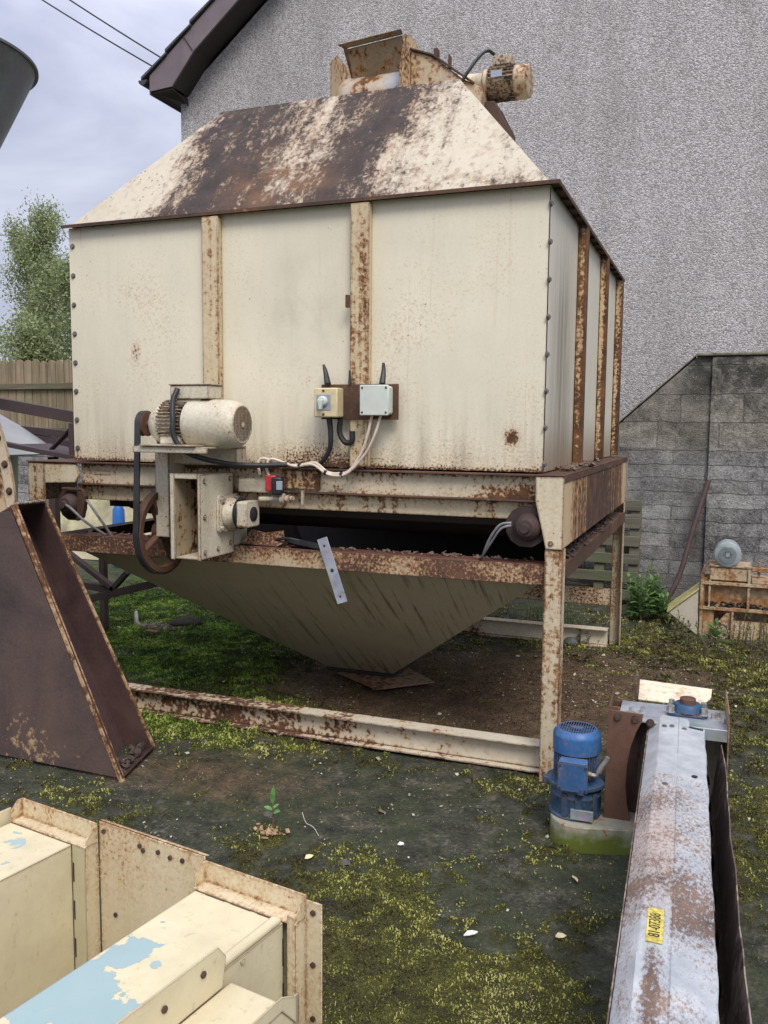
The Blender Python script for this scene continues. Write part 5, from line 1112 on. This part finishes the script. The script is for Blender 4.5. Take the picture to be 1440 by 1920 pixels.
# yellow number label on the lid
mb = MB(); sx0, sx1, sy0, sy1 = -.047,-.014,-1.455,-1.325
mb.prism([(sx0,sy0,.4668),(sx1,sy0,.4664),(sx1,sy1+.006,.4664),(sx1-.004,sy1,.4664),(sx0+.006,sy1+.002,.4668),(sx0,sy1-.004,.4668)], (0,0,.0008)); stk = part('number_label', mb, M['sticker'], cv, 0, 0)
fc = bpy.data.curves.new('label_digits', 'FONT'); fc.body = '81-07388'; fc.size = .033; fc.space_character = .92; fc.align_x = 'CENTER'; fc.align_y = 'CENTER'; fc.extrude = .0002
to = bpy.data.objects.new('label_tmp', fc); link(to); bpy.context.view_layer.update()
dg = bpy.context.evaluated_depsgraph_get(); tm = bpy.data.meshes.new_from_object(to.evaluated_get(dg)); bpy.data.objects.remove(to)
tm.materials.clear(); tm.materials.append(M['ink']); tm.transform(Matrix.Scale(.80, 4, (1,0,0)))
o = bpy.data.objects.new('label_digits', tm); link(o, stk); o.location = ((sx0+sx1)/2, (sy0+sy1)/2, .4679); o.rotation_euler = (0, R(.8), math.pi/2)

# ------------------------------------------------------------------ cream duct in the foreground left (local frame)
dk = thing('duct_section', 'cream twin-box steel duct in the near corner with peeling paint showing blue', 'duct', (.02,-2.23,0), None, R(-9.4), True)
def lipped(x0, x1, top, name, label=None):
    mb = MB(); mb.box(x0, x1, 0, .004, 0, top); mb.box(x0, x1, -.034, -.0005, top-.046, top-.042)
    mb.prism([(x0,-.034,0),(x0,0,0),(x0,0,top),(x0,-.012,top),(x0,-.030,top-.02)], (.003,0,0)); mb.prism([(x1-.003,-.034,0),(x1-.003,0,0),(x1-.003,0,top-.004),(x1-.003,-.010,top-.008),(x1-.003,-.030,top-.03)], (.003,0,0))
    return part(name, mb, M['fg_rust'], dk, .001)
f2 = lipped(-.290,-.034, .602, 'end_flange'); f1 = lipped(-.872,-.612, .602, 'end_flange')
mb = MB(); mb.box(-.6085,-.2935,.0045,.008,0,.607); mb.prism([(-.6085,.008,.607),(-.2935,.008,.607),(-.2935,.020,.602),(-.6085,.020,.602)],(0,0,.003)); md = part('middle_panel', mb, M['fg_rust'], dk, .0015)
mb = MB(); mb.box(-.0305,.006,-.0035,.0,0,.596); mb.box(-.052,-.0345,-.036,-.033,0,.575); part('edge_strip', mb, M['fg_rust'], dk, .002)
bolts('flange_bolt', [(-.592,.0045,.588),(-.480,.0045,.583),(-.425,.0045,.583),(-.390,.0045,.580),(-.355,.0045,.583),(-.560,.0045,.40),(-.47,.0045,.575)], (0,-1,0), .0055, .004, M['bolt_rust'], md, False)
bolts('flange_bolt', [(-.013,-.0035,.575),(-.013,-.0035,.47),(-.013,-.0035,.36)], (0,-1,0), .006, .004, M['bolt_rust'], f2, False)
def duct(x0, x1, ylen, top):
    mb = MB(); mb.box(x0, x1, -ylen, -.0345, top-.003, top); mb.box(x0, x0+.003, -ylen, -.0345, 0, top-.0035); mb.box(x1-.003, x1, -ylen, -.0345, 0, top-.0035); mb.box(x0+.0035,x1-.0035,-ylen,-.0345,.0,.003)
    return part('duct_box', mb, M['fg'], dk, .006)
d2 = duct(-.284,-.062,1.3,.556); d1 = duct(-.866,-.655,1.3,.556)
mb = MB(); mb.box(-.655,-.613,-.034,-.031,0,.556); part('fold_strip', mb, M['fg_dark'], d1, .001)
mb = MB()
for k in range(6): mb.box(-.652,-.648,-.0348,-.0343,.02+k*.09,.065+k*.09)
part('seam_slots', mb, M['black'], d1, 0)
mb = MB()
for k in range(6): mb.box(-.0615,-.059,-.0375,-.0362,.02+k*.09,.075+k*.09)
part('seam_slots', mb, M['black'], d2, 0)
mb = MB()
for k in range(3): mb.box(-.255+k*.066,-.205+k*.066,-.0375,-.0345,.5562,.5570)
part('top_slots', mb, M['bolt_rust'], d2, 0)
mb = MB(); mb.prism([(-.082,-.040,.5565),(-.060,-.040,.5565),(-.060,-1.3,.5565),(-.074,-1.3,.5565)], (0,0,.013)); part('edge_roll', mb, M['fg'], d2, .005)
mb = MB(); mb.box(-.886,-.880,-1.3,-.02,.50,.585); part('edge_roll', mb, M['fg'], d1, .003)
bolts('rivet', [(-.0615,-.155,.545)], (1,0,0), .006, .003, M['fg'], d2, False)
mb = MB(); mb.prism([(-.0585,-.215,.532),(-.0585,-.205,.585),(-.0585,-.225,.612),(-.0585,-1.3,.612),(-.0585,-1.3,.532)], (.004,0,0)); ang = part('side_angle', mb, M['fg'], dk, .0015)
mb = MB(); mb.box(-.054,.066,-1.3,-.195,.528,.5315); mb.box(.0625,.066,-1.3,-.17,.485,.5275); mb.prism([(.066,-.17,.485),(.066,-.17,.535),(.066,-.21,.556),(.066,-1.3,.556),(.066,-1.3,.53),(.066,-.21,.53)], (.003,0,0)); part('angle_ledge', mb, M['fg'], ang, .0015)
bolts('angle_bolt', [(-.0545,-.265,.585),(-.0545,-.355,.578),(-.0545,-.46,.585)], (1,0,0), .006, .004, M['bolt_rust'], ang, False)
mb = MB(); mb.box(.02,.024,-1.3,-.10,.0,.484); mb.box(.0245,.06,-.19,-.186,0,.484); part('side_web', mb, M['drive_in'], dk, .001)

# ------------------------------------------------------------------ rusty chute and round casing at the left
ch = thing('steel_chute', 'dark rusty steel chute with an open slanting side leaning at the left edge', 'chute', (-2.3,-.6,0))
fr = [(-1.597,-.75,.012),(-2.137,-.75,1.150)]; bk = [(-1.690,-.40,.012),(-2.283,-.40,1.130)]
mb = MB(); mb.prism([(-3.3,-.752,.03),(-1.62,-.752,.012),(-2.15,-.752,1.118),(-3.3,-.752,1.02)], (0,.006,0)); part('side_plate', mb, M['chute_face'], ch, .001)
dn_ = Vector((-.905,0,-.43))
def sweep(a, b, w=.028, t_=.03):
    mb = MB(); a = Vector(a); b = Vector(b); mb.prism([a, a+V(0,w,0), a+V(0,w,0)+dn_*t_, a+dn_*t_], b-a); return mb
part('edge_rail', sweep((fr[0][0],-.756,fr[0][2]-.02), (fr[1][0],-.756,fr[1][2]), .03, .012), M['chute_edge'], ch, .002)
part('edge_rail', sweep(bk[0], bk[1], .012, .012), M['chute_edge'], ch, .002); part('far_wall', sweep(Vector(bk[0])+dn_*.014, Vector(bk[1])+dn_*.014, .010, .15), M['chute_in'], ch, .001)
a, b_, c_, d_ = Vector(fr[0])+V(0,.03,0), Vector(fr[1])+V(0,.03,0), Vector(bk[1])+V(0,-.002,0), Vector(bk[0])+V(0,-.002,0); ofs = dn_*.15
mb = MB(); mb.prism([a+ofs, b_+ofs, c_+ofs, d_+ofs], dn_*.006); mb.prism([a+V(.0,-.024,0), b_+V(0,-.024,0), b_+V(0,-.024,0)+ofs, a+V(0,-.024,0)+ofs], (0,.004,0)); part('channel_back', mb, M['chute_in'], ch, 0)
mb = MB(); mb.prism([b_+V(0,-.02,-.006), c_+V(0,0,-.006), c_+ofs+V(0,0,-.006), b_+ofs+V(0,-.02,-.006)], (0,0,.006)); part('end_plate', mb, M['chute_in'], ch, .001); mb = MB(); mb.prism([a+V(0,-.02,0), d_, d_+ofs, a+ofs+V(0,-.02,0)], (0,0,.006)); part('end_plate', mb, M['chute_in'], ch, .001)
mb = MB(); r = random.Random(8)
for k in range(26): t_ = r.random(); p = a.lerp(d_, t_)+ofs*r.uniform(.2,.85)+V(0,0,.012); p += (b_-a)*r.uniform(0,.03); mb.obox(p, (r.uniform(.01,.03),r.uniform(.01,.03),r.uniform(.005,.015)), (r.random(),r.random(),r.random()))
o = part('chute_dirt', mb, M['grain_dust'], ch, 0, 0); o['kind'] = 'stuff'
mb = MB(); r = random.Random(18)
for k in range(150): t_ = r.random(); p = b_.lerp(c_, t_)+ofs*r.uniform(-.05,.5)+V(0,-.02*(1-t_),.003); mb.obox(p, (r.uniform(.004,.014),r.uniform(.004,.014),r.uniform(.002,.008)), (r.random(),r.random(),r.random()))
o = part('chute_dirt', mb, M['dust_pale'], ch, 0, 0); o['kind'] = 'stuff'
fan = thing('fan_casing', 'round rusty cream casing ring with bolts at the left edge above the chute', 'fan casing', (-3.47,-.55,0))
cx, cz_, Rr = -3.47, 1.05, 1.205
mb = MB(); mb.ring((cx,-.60,cz_),(0,.010,0),Rr-.062,Rr,120); part('casing_ring', mb, M['casing'], fan, .001)
mb = MB(); mb.lathe((cx,-.588,cz_),(0,.18,0),[(0,Rr-.05),(.5,Rr-.16),(1,Rr-.35)],90); part('casing_wall', mb, M['chute_in'], fan, 0)
mb = MB(); mb.lathe((cx,-.597,cz_),(0,.004,0),[(0,Rr-.0625),(1,Rr-.0625)],90); part('casing_face', mb, M['rust_cream'], fan, 0)
bolts('ring_bolt', [(cx+(Rr-.03)*math.cos(a), -.60, cz_+(Rr-.03)*math.sin(a)) for a in np.arange(-.3, 1.4, .105)], (0,-1,0), .012, .010, M['bolt_rust'], fan)
mb = MB(); mb.box(-4.3,-4.22,-.55,-.4,-.02,.9); mb.box(-2.75,-2.69,-.55,-.42,-.02,.5); part('casing_foot', mb, M['rust'], fan, .002)

# pale cone tank behind, galvanised cone at the top left
tk_ = thing('cone_tank', 'pale grey cone-topped tank behind the brown lattice at the left', 'tank', (-4.62,1.15,0))
mb = MB(); mb.lathe((-4.62,1.15,0.5),(0,0,.77),[(0,.12),(.25,.48),(1,.50)],72); part('tank_body', mb, M['galv_pale'], tk_, 0)
mb = MB(); mb.lathe((-4.62,1.15,1.272),(0,0,.50),[(0,.83),(.02,.835),(.93,.10),(1,.09)],72); part('tank_cone', mb, M['galv_pale'], tk_, 0)
mb = MB(); mb.tube([(-4.12,.78,1.52),(-4.02,.72,1.44),(-3.92,.74,1.37),(-3.83,.82,1.285)], .014, 8); part('cone_seam', mb, M['stiff_dark'], tk_, 0)
for ta in (.6, 2.2, 3.8, 5.4):
    mb = MB(); mb.bar((-4.62+.45*math.cos(ta), 1.15+.45*math.sin(ta), -.02), (-4.62+.45*math.cos(ta), 1.15+.45*math.sin(ta), .75), .05, .05, (1,0,0)); part('tank_leg', mb, M['galv_pale'], tk_, .002)
gc = thing('cyclone_cone', 'dull grey galvanised cone cut off by the upper left edge', 'cyclone', (-3.425,.0,0))
mb = MB(); mb.lathe((-3.425,0,.0),(0,0,3.445),[(0,.10),(.70,.10),(.715,.12),(1.0,.592)],90,False); mb.lathe((-3.425,0,.715*3.445),(0,0,.965),[(0,.11),(1,.575)],90,False); part('cone_shell', mb, M['galv_dark'], gc, 0)
mb = MB(); mb.lathe((-3.425,0,3.438),(0,0,.014),[(0,.592),(0,.606),(1,.606),(1,.586),(0,.586)],90,False); part('cone_rim', mb, M['galv_dark'], gc, 0)

# brown lattice frames
la = thing('lattice_frame', 'purple-brown steel lattice frame standing left of the bin at panel height', 'steel frame', (-3.5,1.0,0))
for nm, p0, p1, w, h in (('chord',(-4.9,.8,1.79),(-3.10,.8,1.535),.05,.072),('chord',(-4.9,1.5,1.50),(-3.10,1.5,1.37),.05,.05),('deck_plate',(-3.70,1.0,1.352),(-3.105,1.0,1.268),.42,.012),('chord',(-4.9,.79,1.53),(-3.10,.79,1.278),.05,.030),('chord',(-4.9,1.5,1.5),(-3.10,1.5,1.25),.05,.05),
    ('upright',(-3.135,.8,1.50),(-3.135,.8,1.295),.05,.045),('brace',(-3.16,.86,1.50),(-3.37,.86,1.33),.012,.045),('upright',(-4.2,.8,1.66),(-4.2,.8,1.44),.05,.045),('cross_bar',(-3.12,.83,1.375),(-3.12,1.47,1.375),.04,.03),('foot',(-4.85,.83,1.5),(-4.85,.83,.0),.05,.05),('foot',(-4.85,1.47,1.48),(-4.85,1.47,.0),.05,.05),('foot',(-3.36,.86,1.28),(-3.36,.86,.0),.05,.05)):
    mb = MB(); mb.bar(p0, p1, w, h, (0,1,0) if nm in ('upright','foot','brace') else (0,0,1)); part(nm, mb, M['lattice'], la, .002)
lb = thing('lattice_frame', 'dark brown steel lattice lying low behind the chute under the bin', 'steel frame', (-3.0,1.0,0))
for p0, p1, w, h in (((-3.5,1.0,.250),(-2.55,1.0,.508),.05,.042),((-3.5,1.02,.43),(-3.03,1.02,.398),.045,.04),((-3.5,1.0,.70),(-3.0,1.0,.405),.03,.045),((-3.03,1.0,.40),(-2.90,1.0,.53),.03,.045),((-3.5,1.4,.66),(-2.3,1.4,.52),.05,.05),((-3.32,1.2,.66),(-3.20,1.2,.545),.03,.03),((-3.45,1.0,.02),(-3.45,1.0,.72),.045,.045),((-3.42,1.4,.0),(-3.42,1.4,.66),.045,.045)):
    mb = MB(); mb.bar(p0, p1, w, h, (0,1,0)); part('lattice_bar', mb, M['lattice'], lb, .002)
bk_ = thing('plastic_canister', 'slim blue plastic canister seen through the gap under the bin', 'canister', (-5.12,3.75,0))
mb = MB(); mb.lathe((-5.12,3.75,0),(0,0,.66),[(0,.055),(.05,.065),(.32,.065),(.34,.068),(.36,.065),(.66,.065),(.68,.068),(.70,.065),(.92,.06),(1,.035)],36); part('canister_body', mb, M['blue_drum'], bk_, 0)
mb = MB(); mb.cyl((-5.12,3.75,.661),(-5.12,3.75,.685),.03,n=20); part('canister_cap', mb, M['black'], bk_, .002)
mb = MB(); mb.prism([(-6.3,4.05,.0),(-4.4,4.05,.0),(-4.4,4.3,.72),(-6.3,4.3,.72)], (0,.02,.01)); pb_ = single('pale_board', mb, M['pale_board'], 'pale yellowish board leaning behind the blue canister', 'board', (-5.3,4.1,0), None, .003)

# ------------------------------------------------------------------ pallet, pole, conveyor head by the wall
pal = thing('wooden_pallet', 'green-grey wooden pallet leaning on the block wall behind the bin leg', 'pallet', (-.4,4.0,0))
for k in range(6):
    z0 = .035+k*.152; dy = (z0)*.13; mb = MB(); mb.box(-.98, .085, 3.905+dy, 3.925+dy, z0, z0+.088); part('deck_board', mb, M['pallet'], pal, .003)
for xs in (-.95, -.62, -.285, .0):
    mb = MB(); mb.prism([(xs,3.928,0),(xs,3.928+.11,.87),(xs,4.03+.11,.87),(xs,4.03,0)], (.085,0,0)); part('bearer', mb, M['pallet'], pal, .003)
for k in range(3):
    z0 = .035+k*.36; dy = z0*.13; mb = MB(); mb.box(-.98,.085,4.035+dy,4.053+dy,z0,z0+.088); part('deck_board', mb, M['pallet'], pal, .003)
mb = MB(); mb.tube([(.30,3.92,.0),(.415,4.0,.26),(.50,4.09,.62),(.575,4.17,.92),(.612,4.205,1.06)], .021, 10); single('iron_pole', mb, M['pole'], 'brown iron pole leaning against the joint of the block wall', 'pole', (.30,3.92,0), None, 0)
hd = thing('chain_conveyor', 'orange-rusted conveyor head with a grey motor lying by the block wall', 'conveyor', (1.1,3.1,0))
def bx(name, mat, *boxes, parent=None, bev=.003):
    mb = MB()
    for b_ in boxes: mb.box(*b_)
    return part(name, mb, M[mat], parent or hd, bev)
mb = MB(); mb.prism([(.388,2.99,.150),(.588,2.99,.325),(.598,2.99,-.01)], (0,.006,0)); mb.prism([(.388,3.27,.150),(.588,3.27,.325),(.598,3.27,-.01)], (0,.006,0)); mb.prism([(.388,2.997,.15),(.598,2.997,-.01),(.598,2.997,.0),(.395,2.997,.155)], (0,.27,0)); part('end_hood', mb, M['hood'], hd, .002)
mb = MB(); mb.prism([(.380,2.975,.146),(.592,2.975,.333),(.592,2.975,.345),(.375,2.975,.160)], (0,.31,0)); part('hood_top', mb, M['hood_top'], hd, .003)
bx('frame_post', 'orange', (.600,.626,2.985,3.01,-.03,.43)); bx('frame_post', 'orange', (.655,.672,2.99,3.015,.21,.41)); bx('frame_post', 'orange', (.915,.935,2.99,3.015,.20,.50))
bx('top_rail', 'orange', (.60,1.75,2.982,3.02,.375,.398)); bx('middle_rail', 'orange', (.598,1.75,2.975,3.02,.192,.215))
bx('side_panel', 'orange_panel', (.627,1.75,3.045,3.05,.2,.42)); bx('back_panel', 'orange', (.60,1.75,3.33,3.336,-.02,.40)); bx('lower_panel', 'orange', (.80,1.75,2.985,2.991,-.03,.128))
bx('lower_panel', 'orange_panel', (.627,.70,2.998,3.003,-.03,.19)); bx('end_plate', 'orange', (.627,.632,3.0,3.33,-.02,.40))
mb = MB(); mb.prism([(.70,2.986,.0),(.71,2.986,.09),(.79,2.986,.185),(.815,2.986,.185),(.815,2.986,-.03),(.74,2.986,-.03)], (0,.008,0)); part('bearing_plate', mb, M['orange'], hd, .002)
bx('bearing_rib', 'orange', (.816,.832,2.955,2.986,-.03,.19))
mb = MB(); mb.cyl((.745,2.955,.048),(.745,2.985,.048),.060,n=32); mb.ring((.745,2.950,.048),(0,.006,0),.052,.066,32); part('roller_end', mb, M['fins'], hd, .003)
bx('gear_box', 'orange', (.660,.932,3.005,3.25,.41,.505), (.652,.940,2.995,3.26,.506,.520)); bx('side_arm', 'orange', (.94,1.06,3.1,3.15,.47,.50), (.985,1.0,3.11,3.14,.40,.54)); bx('chain_cover', 'orange', (.942,1.75,3.0,3.25,.40,.425))
mb = MB(); mb.prism([(.596,2.98,.40),(.612,2.98,.46),(.640,2.98,.505),(.648,2.98,.50),(.622,2.98,.45),(.612,2.98,.40)], (0,.28,0)); part('bent_lip', mb, M['orange'], hd, .002)
mb = MB(); mb.lathe((.775,2.985,.600),(0,.22,0),[(0,.082),(.03,.092),(.25,.094),(.3,.088),(1,.088)],40); mb.box(.715,.835,3.03,3.18,.5205,.545); hm = part('conveyor_motor', mb, M['grey_motor'], hd, .003)
mb = MB(); mb.lathe((.775,2.984,.600),(0,.002,0),[(0,0),(1,.062)],36,False); part('cowl_shade', mb, M['black'], hm, 0)  # black disc in place of the shaded hollow behind the bars
mb = MB()
for k in range(-5, 6):
    d = k*.0108; hl = math.sqrt(.062**2-d*d); mb.bar((.775-hl,2.981,.6+d),(.775+hl,2.981,.6+d),.002,.003); mb.bar((.775+d,2.979,.6-hl),(.775+d,2.979,.6+hl),.003,.002,(0,1,0))
mb.box(.762,.788,2.975,2.9785,.587,.613); part('fan_grille', mb, M['grey_motor'], hm, 0)
o = part('grit', crumbs(lambda r: (r.uniform(.64,1.5), r.uniform(3.0,3.045), .200+r.random()*.05), 240, 31, .008, .026), M['tyre_grit'], hd, 0, 0); o['kind'] = 'stuff'

# ------------------------------------------------------------------ plants
def herb(name, label, x, y, h, ns, key, mat='herb_leaf', ll=.085, spread=.12, group=None, cat='weed', lw=.17, dens=1.0, stem_r=.004):
    r = np.random.default_rng(key); z0 = gz(x, y)-.004; t = thing(name, label, cat, (x, y, z0), group); mb = MB(); vs = []; fs = []; tn = []
    for s in range(ns):
        a = r.uniform(0, 6.28); rad = spread*math.sqrt(r.random()); bx_, by_ = x+rad*math.cos(a), y+rad*math.sin(a); hh = h*r.uniform(.55, 1.0); lean = r.normal(0, .12, 2)*hh
        pts = [Vector((bx_, by_, z0)), Vector((bx_+lean[0]*.4, by_+lean[1]*.4, z0+hh*.5)), Vector((bx_+lean[0], by_+lean[1], z0+hh))]; mb = MB() if ns < 99 else mb; mb.tube(pts, stem_r, 5, 3, stem_r*.4)
        if ns < 99: part('stem', mb, M['herb_stem'], t, 0)
        nl = max(4, int(hh/.028*dens))
        for k in range(nl):
            f = .18+.82*k/nl; p = pts[0].lerp(pts[1], f*2) if f < .5 else pts[1].lerp(pts[2], f*2-1)
            for az in (k*1.9+r.uniform(-.3,.3), k*1.9+3.14+r.uniform(-.4,.4)):
                L1 = ll*(1.1-.55*f)*r.uniform(.7, 1.15); el = r.uniform(-.1, .7)+.5*f; d = Vector((math.cos(az)*math.cos(el), math.sin(az)*math.cos(el), math.sin(el))); sd_ = Vector((-math.sin(az), math.cos(az), 0)).normalized()
                n_ = d.cross(sd_); w = L1*lw; drop = Vector((0,0,-L1*.22)); o_ = len(vs); tc_ = float(np.clip(r.normal(.5,.2)+f*.2, 0, 1))
                q = [p, p+d*L1*.35+sd_*w+n_*-.1*w, p+d*L1*.35-n_*.25*w, p+d*L1*.35-sd_*w, p+d*L1*.72+sd_*w*.62+drop*.45, p+d*L1*.72+drop*.45-n_*.2*w, p+d*L1*.72-sd_*w*.62+drop*.45, p+d*L1+drop]
                vs += [tuple(v-Vector((x,y,z0))) for v in q]; fs += [(o_,o_+1,o_+2),(o_,o_+2,o_+3),(o_+1,o_+4,o_+5),(o_+1,o_+5,o_+2),(o_+2,o_+5,o_+6),(o_+2,o_+6,o_+3),(o_+4,o_+7,o_+5),(o_+5,o_+7,o_+6)]; tn += [tc_]*8
    if ns >= 99: part('stem', mb, M['herb_stem'], t, 0)
    me = np_mesh('leaves', np.array(vs), np.array(fs), M[mat], {'tone': ('POINT', 'FLOAT', np.array(tn))}, smooth=True); o = bpy.data.objects.new('leaves', me); link(o, t); return t
WG = 'weeds growing along the foot of the wall'
herb('willowherb', 'lush bright green weed clump at the wall foot beside the pallet', .22, 3.35, .36, 20, 41, ll=.13, spread=.13, group=WG)
herb('willowherb', 'single tall weed stem rising behind the bright clump by the wall', .17, 3.75, .50, 2, 42, ll=.11, spread=.03, group=WG, dens=.6)
herb('willowherb', 'bluish green weed in front of the conveyor roller', .745, 2.70, .20, 3, 43, ll=.13, spread=.05, group=WG)
herb('weed_patch', 'dull weeds below the pale conveyor hood', .46, 2.75, .20, 16, 44, 'weed_leaf', .06, .16, WG)
herb('weed_patch', 'feathery weeds in front of the orange lower panel', .97, 2.65, .24, 26, 45, 'weed_leaf', .05, .18, WG, lw=.11)
herb('weed_patch', 'tall thin weeds at the right edge before the conveyor', 1.17, 2.55, .26, 22, 46, 'weed_leaf', .05, .14, WG, lw=.11)
herb('red_weed', 'red-stemmed weeds nearest the right photo edge', 1.08, 2.15, .13, 18, 47, 'red_weed', .04, .16, WG)
herb('red_weed', 'reddish low weeds left of the roller weed', .36, 2.42, .10, 18, 48, 'red_weed', .035, .17, WG)
herb('weed_patch', 'low green weeds under the bin behind its near leg', -.42, 2.75, .20, 22, 49, 'herb_leaf', .06, .25, WG)
herb('weed_patch', 'low weeds between the near and far right legs of the bin', -.12, 2.45, .13, 14, 50, 'weed_leaf', .05, .14, WG)
herb('weed_patch', 'thin weeds in front of the roller, left of the feathery ones', .66, 2.45, .15, 16, 54, 'weed_leaf', .05, .16, WG, lw=.12)
# seedling with a ruff of dead leaves
sx, sy = -.800, -.905; z0 = gz(sx, sy)
sd_t = thing('seedling', 'lone green seedling on the bare mud in front of the bin', 'seedling', (sx, sy, z0))
mb = MB(); mb.tube([(sx,sy,z0-.005),(sx+.003,sy,z0+.05),(sx-.002,sy,z0+.105)], .0035, 7, 4, .002); part('stem', mb, M['herb_stem'], sd_t, 0)
def leaf_blade(mb, p, d, L1, w, nrm):
    p = Vector(p); d = Vector(d).normalized(); s = d.cross(Vector(nrm)).normalized(); n_ = s.cross(d)
    rows = []
    for t_, ww in ((0,.12),(.18,.62),(.4,1),(.65,.85),(.85,.42),(1,.02)):
        c_ = p+d*L1*t_-n_*(t_*t_*L1*.12); rows.append((c_-s*w*ww+n_*w*ww*.35, c_, c_+s*w*ww+n_*w*ww*.35))
    vs = [q for r_0 in rows for q in r_0]; mb.add(vs, [(3*i+k, 3*i+k+1, 3*i+k+4, 3*i+k+3) for i in range(5) for k in range(2)])
for args in (((sx,sy,z0+.095),(.05,-.05,1),.075,.011,(0,-1,.1)), ((sx,sy+.003,z0+.09),(-.1,.1,1),.07,.010,(0,-1,.2)), ((sx-.002,sy,z0+.075),(-1,-.2,.45),.035,.009,(0,-.4,1)), ((sx+.002,sy,z0+.065),(.9,-.3,.5),.040,.011,(0,-.5,1)), ((sx,sy,z0+.08),(.6,.5,.6),.030,.008,(0,-.4,1))):
    mb = MB(); leaf_blade(mb, *args); part('leaf', mb, M['leaf_green'], sd_t, 0, 60)
r = random.Random(77)
o = single('dead_leaves', crumbs(lambda r: (sx+r.gauss(.012,.035), sy-.03+r.gauss(0,.014), z0+.006+r.random()*.01), 46, 77, .006, .014), M['dead_leaf'], 'ruff of pinkish dead leaves round the foot of the seedling', 'dead leaves', (sx,sy-.03,z0), None, 0, 0); o['kind'] = 'stuff'

# ------------------------------------------------------------------ odds and ends on the ground
def litter(name, label, cat, mat, poly, x, y, rot, h=.004, group=None, up_=.004):
    z = gz(x, y)+up_; mb = MB(); c, s = math.cos(rot), math.sin(rot); mb.prism([(x+a*c-b*s, y+a*s+b*c, z+k*.002) for k, (a, b) in enumerate(poly)], (0,0,h)); return single(name, mb, M[mat], label, cat, (x, y, z), group, .001)
litter('timber_offcut', 'short reddish timber offcut on the moss left of the hopper', 'offcut', 'timber', [(-.05,-.014),(.05,-.014),(.05,.014),(-.05,.014)], -3.02, 1.42, -.1, .022)
litter('white_feather', 'white feather-like scrap on the mud left of the conveyor', 'scrap', 'white_scrap', [(-.022,-.003),(-.005,-.006),(.012,-.006),(.024,0),(.008,.006),(-.008,.004)], .064, -1.285, .55)
litter('paper_scrap', 'small white oval scrap on the mud near the moss patch', 'scrap', 'white_scrap', [(-.012,-.003),(0,-.006),(.012,-.002),(.010,.004),(-.006,.006)], -.32, -.83, .1)
for k, (px, py, ro, lab) in enumerate(((.985,-1.63,.4,'pale curled leaf on the mud right of the conveyor'), (1.0,-1.72,1.8,'smaller pale leaf beside the curled one right of the conveyor'), (.305,-.855,2.2,'cream dead leaf on the mud before the blue motor'), (.315,-1.20,.2,'curled cream leaf left of the conveyor trough'), (-.58,-1.05,.8,'pale leaf on the moss right of the seedling'))):
    litter('fallen_leaf', lab, 'leaf', 'dry_leaf', [(-.016,0),(-.006,-.008),(.008,-.007),(.018,.002),(.006,.009),(-.008,.007)], px, py, ro, .002, 'pale fallen leaves on the mud', .008)
mb = MB(); bx_, by_ = -3.28, 1.62; zz = gz(bx_, by_)
mb.add([(bx_-.05,by_,zz),(bx_+.02,by_-.02,zz+.005),(bx_-.06,by_+.02,zz+.11),(bx_-.02,by_,zz+.12),(bx_-.055,by_+.01,zz+.05),(bx_-.005,by_-.01,zz+.045),(bx_+.06,by_-.03,zz+.003)], [(0,1,5,4),(4,5,3,2),(1,6,5)]); cl = mb
o = single('bent_sheet', mb, M['sheet_white'], 'pale bent sheet scrap curling up from the moss under the bin', 'scrap', (bx_,by_,zz), None, 0, 60); sm = o.modifiers.new('s', 'SOLIDIFY'); sm.thickness = .004
o = single('cloth_heap', crumbs(lambda r: (bx_+.16+r.gauss(0,.07), by_-.02+r.gauss(0,.03), zz+.012+r.random()*.02), 90, 61, .015, .04), M['cloth'], 'dirty crumpled cloth heap on the moss beside the bent sheet', 'cloth', (bx_+.16,by_,zz), None, 0, 60); o['kind'] = 'stuff'
def rock(name, label, mat, x, y, s, key, sq=.45, cat='stone'):
    r = np.random.default_rng(key); bm = bmesh.new(); bmesh.ops.create_icosphere(bm, subdivisions=3, radius=1); z = gz(x, y)
    for v in bm.verts:
        n_ = 1+.22*(float(fbm(np.array([v.co.x*1.0+key]), np.array([v.co.y+v.co.z*.7]), 1.6, 4, 2)[0])-.5)*2+r.normal(0,.015); v.co *= n_; v.co.z *= sq; v.co *= s
    me = bpy.data.meshes.new(name); bm.to_mesh(me); bm.free(); me.materials.append(M[mat]); me.polygons.foreach_set('use_smooth', [True]*len(me.polygons))
    o = bpy.data.objects.new(name, me); link(o); o.location = (x, y, z+s*sq*.3); o.rotation_euler = (0,0,r.uniform(0,3)); o['label'] = label; o['category'] = cat; return o
rock('mud_clod', 'dark mud lump on the green moss left of the hopper', 'mud', -2.98, 1.78, .11, 1, .35, 'mud')
rock('stone', 'blue-grey stone on the ground between the right legs', 'concrete_bit', -.22, 2.35, .055, 2, .7)
rock('stone', 'brown stone by the foot of the far right leg', 'mud', -.02, 2.62, .045, 3, .6)
mb = MB(); mb.tube([(-.62,-.885,gz(-.62,-.885)+.006),(-.66,-.85,.012),(-.70,-.83,.014),(-.735,-.79,.03)], .0012, 5); single('wire_scrap', mb, M['white_cable'], 'thin pale wire beside the seedling', 'wire', (-.67,-.84,0), None, 0)
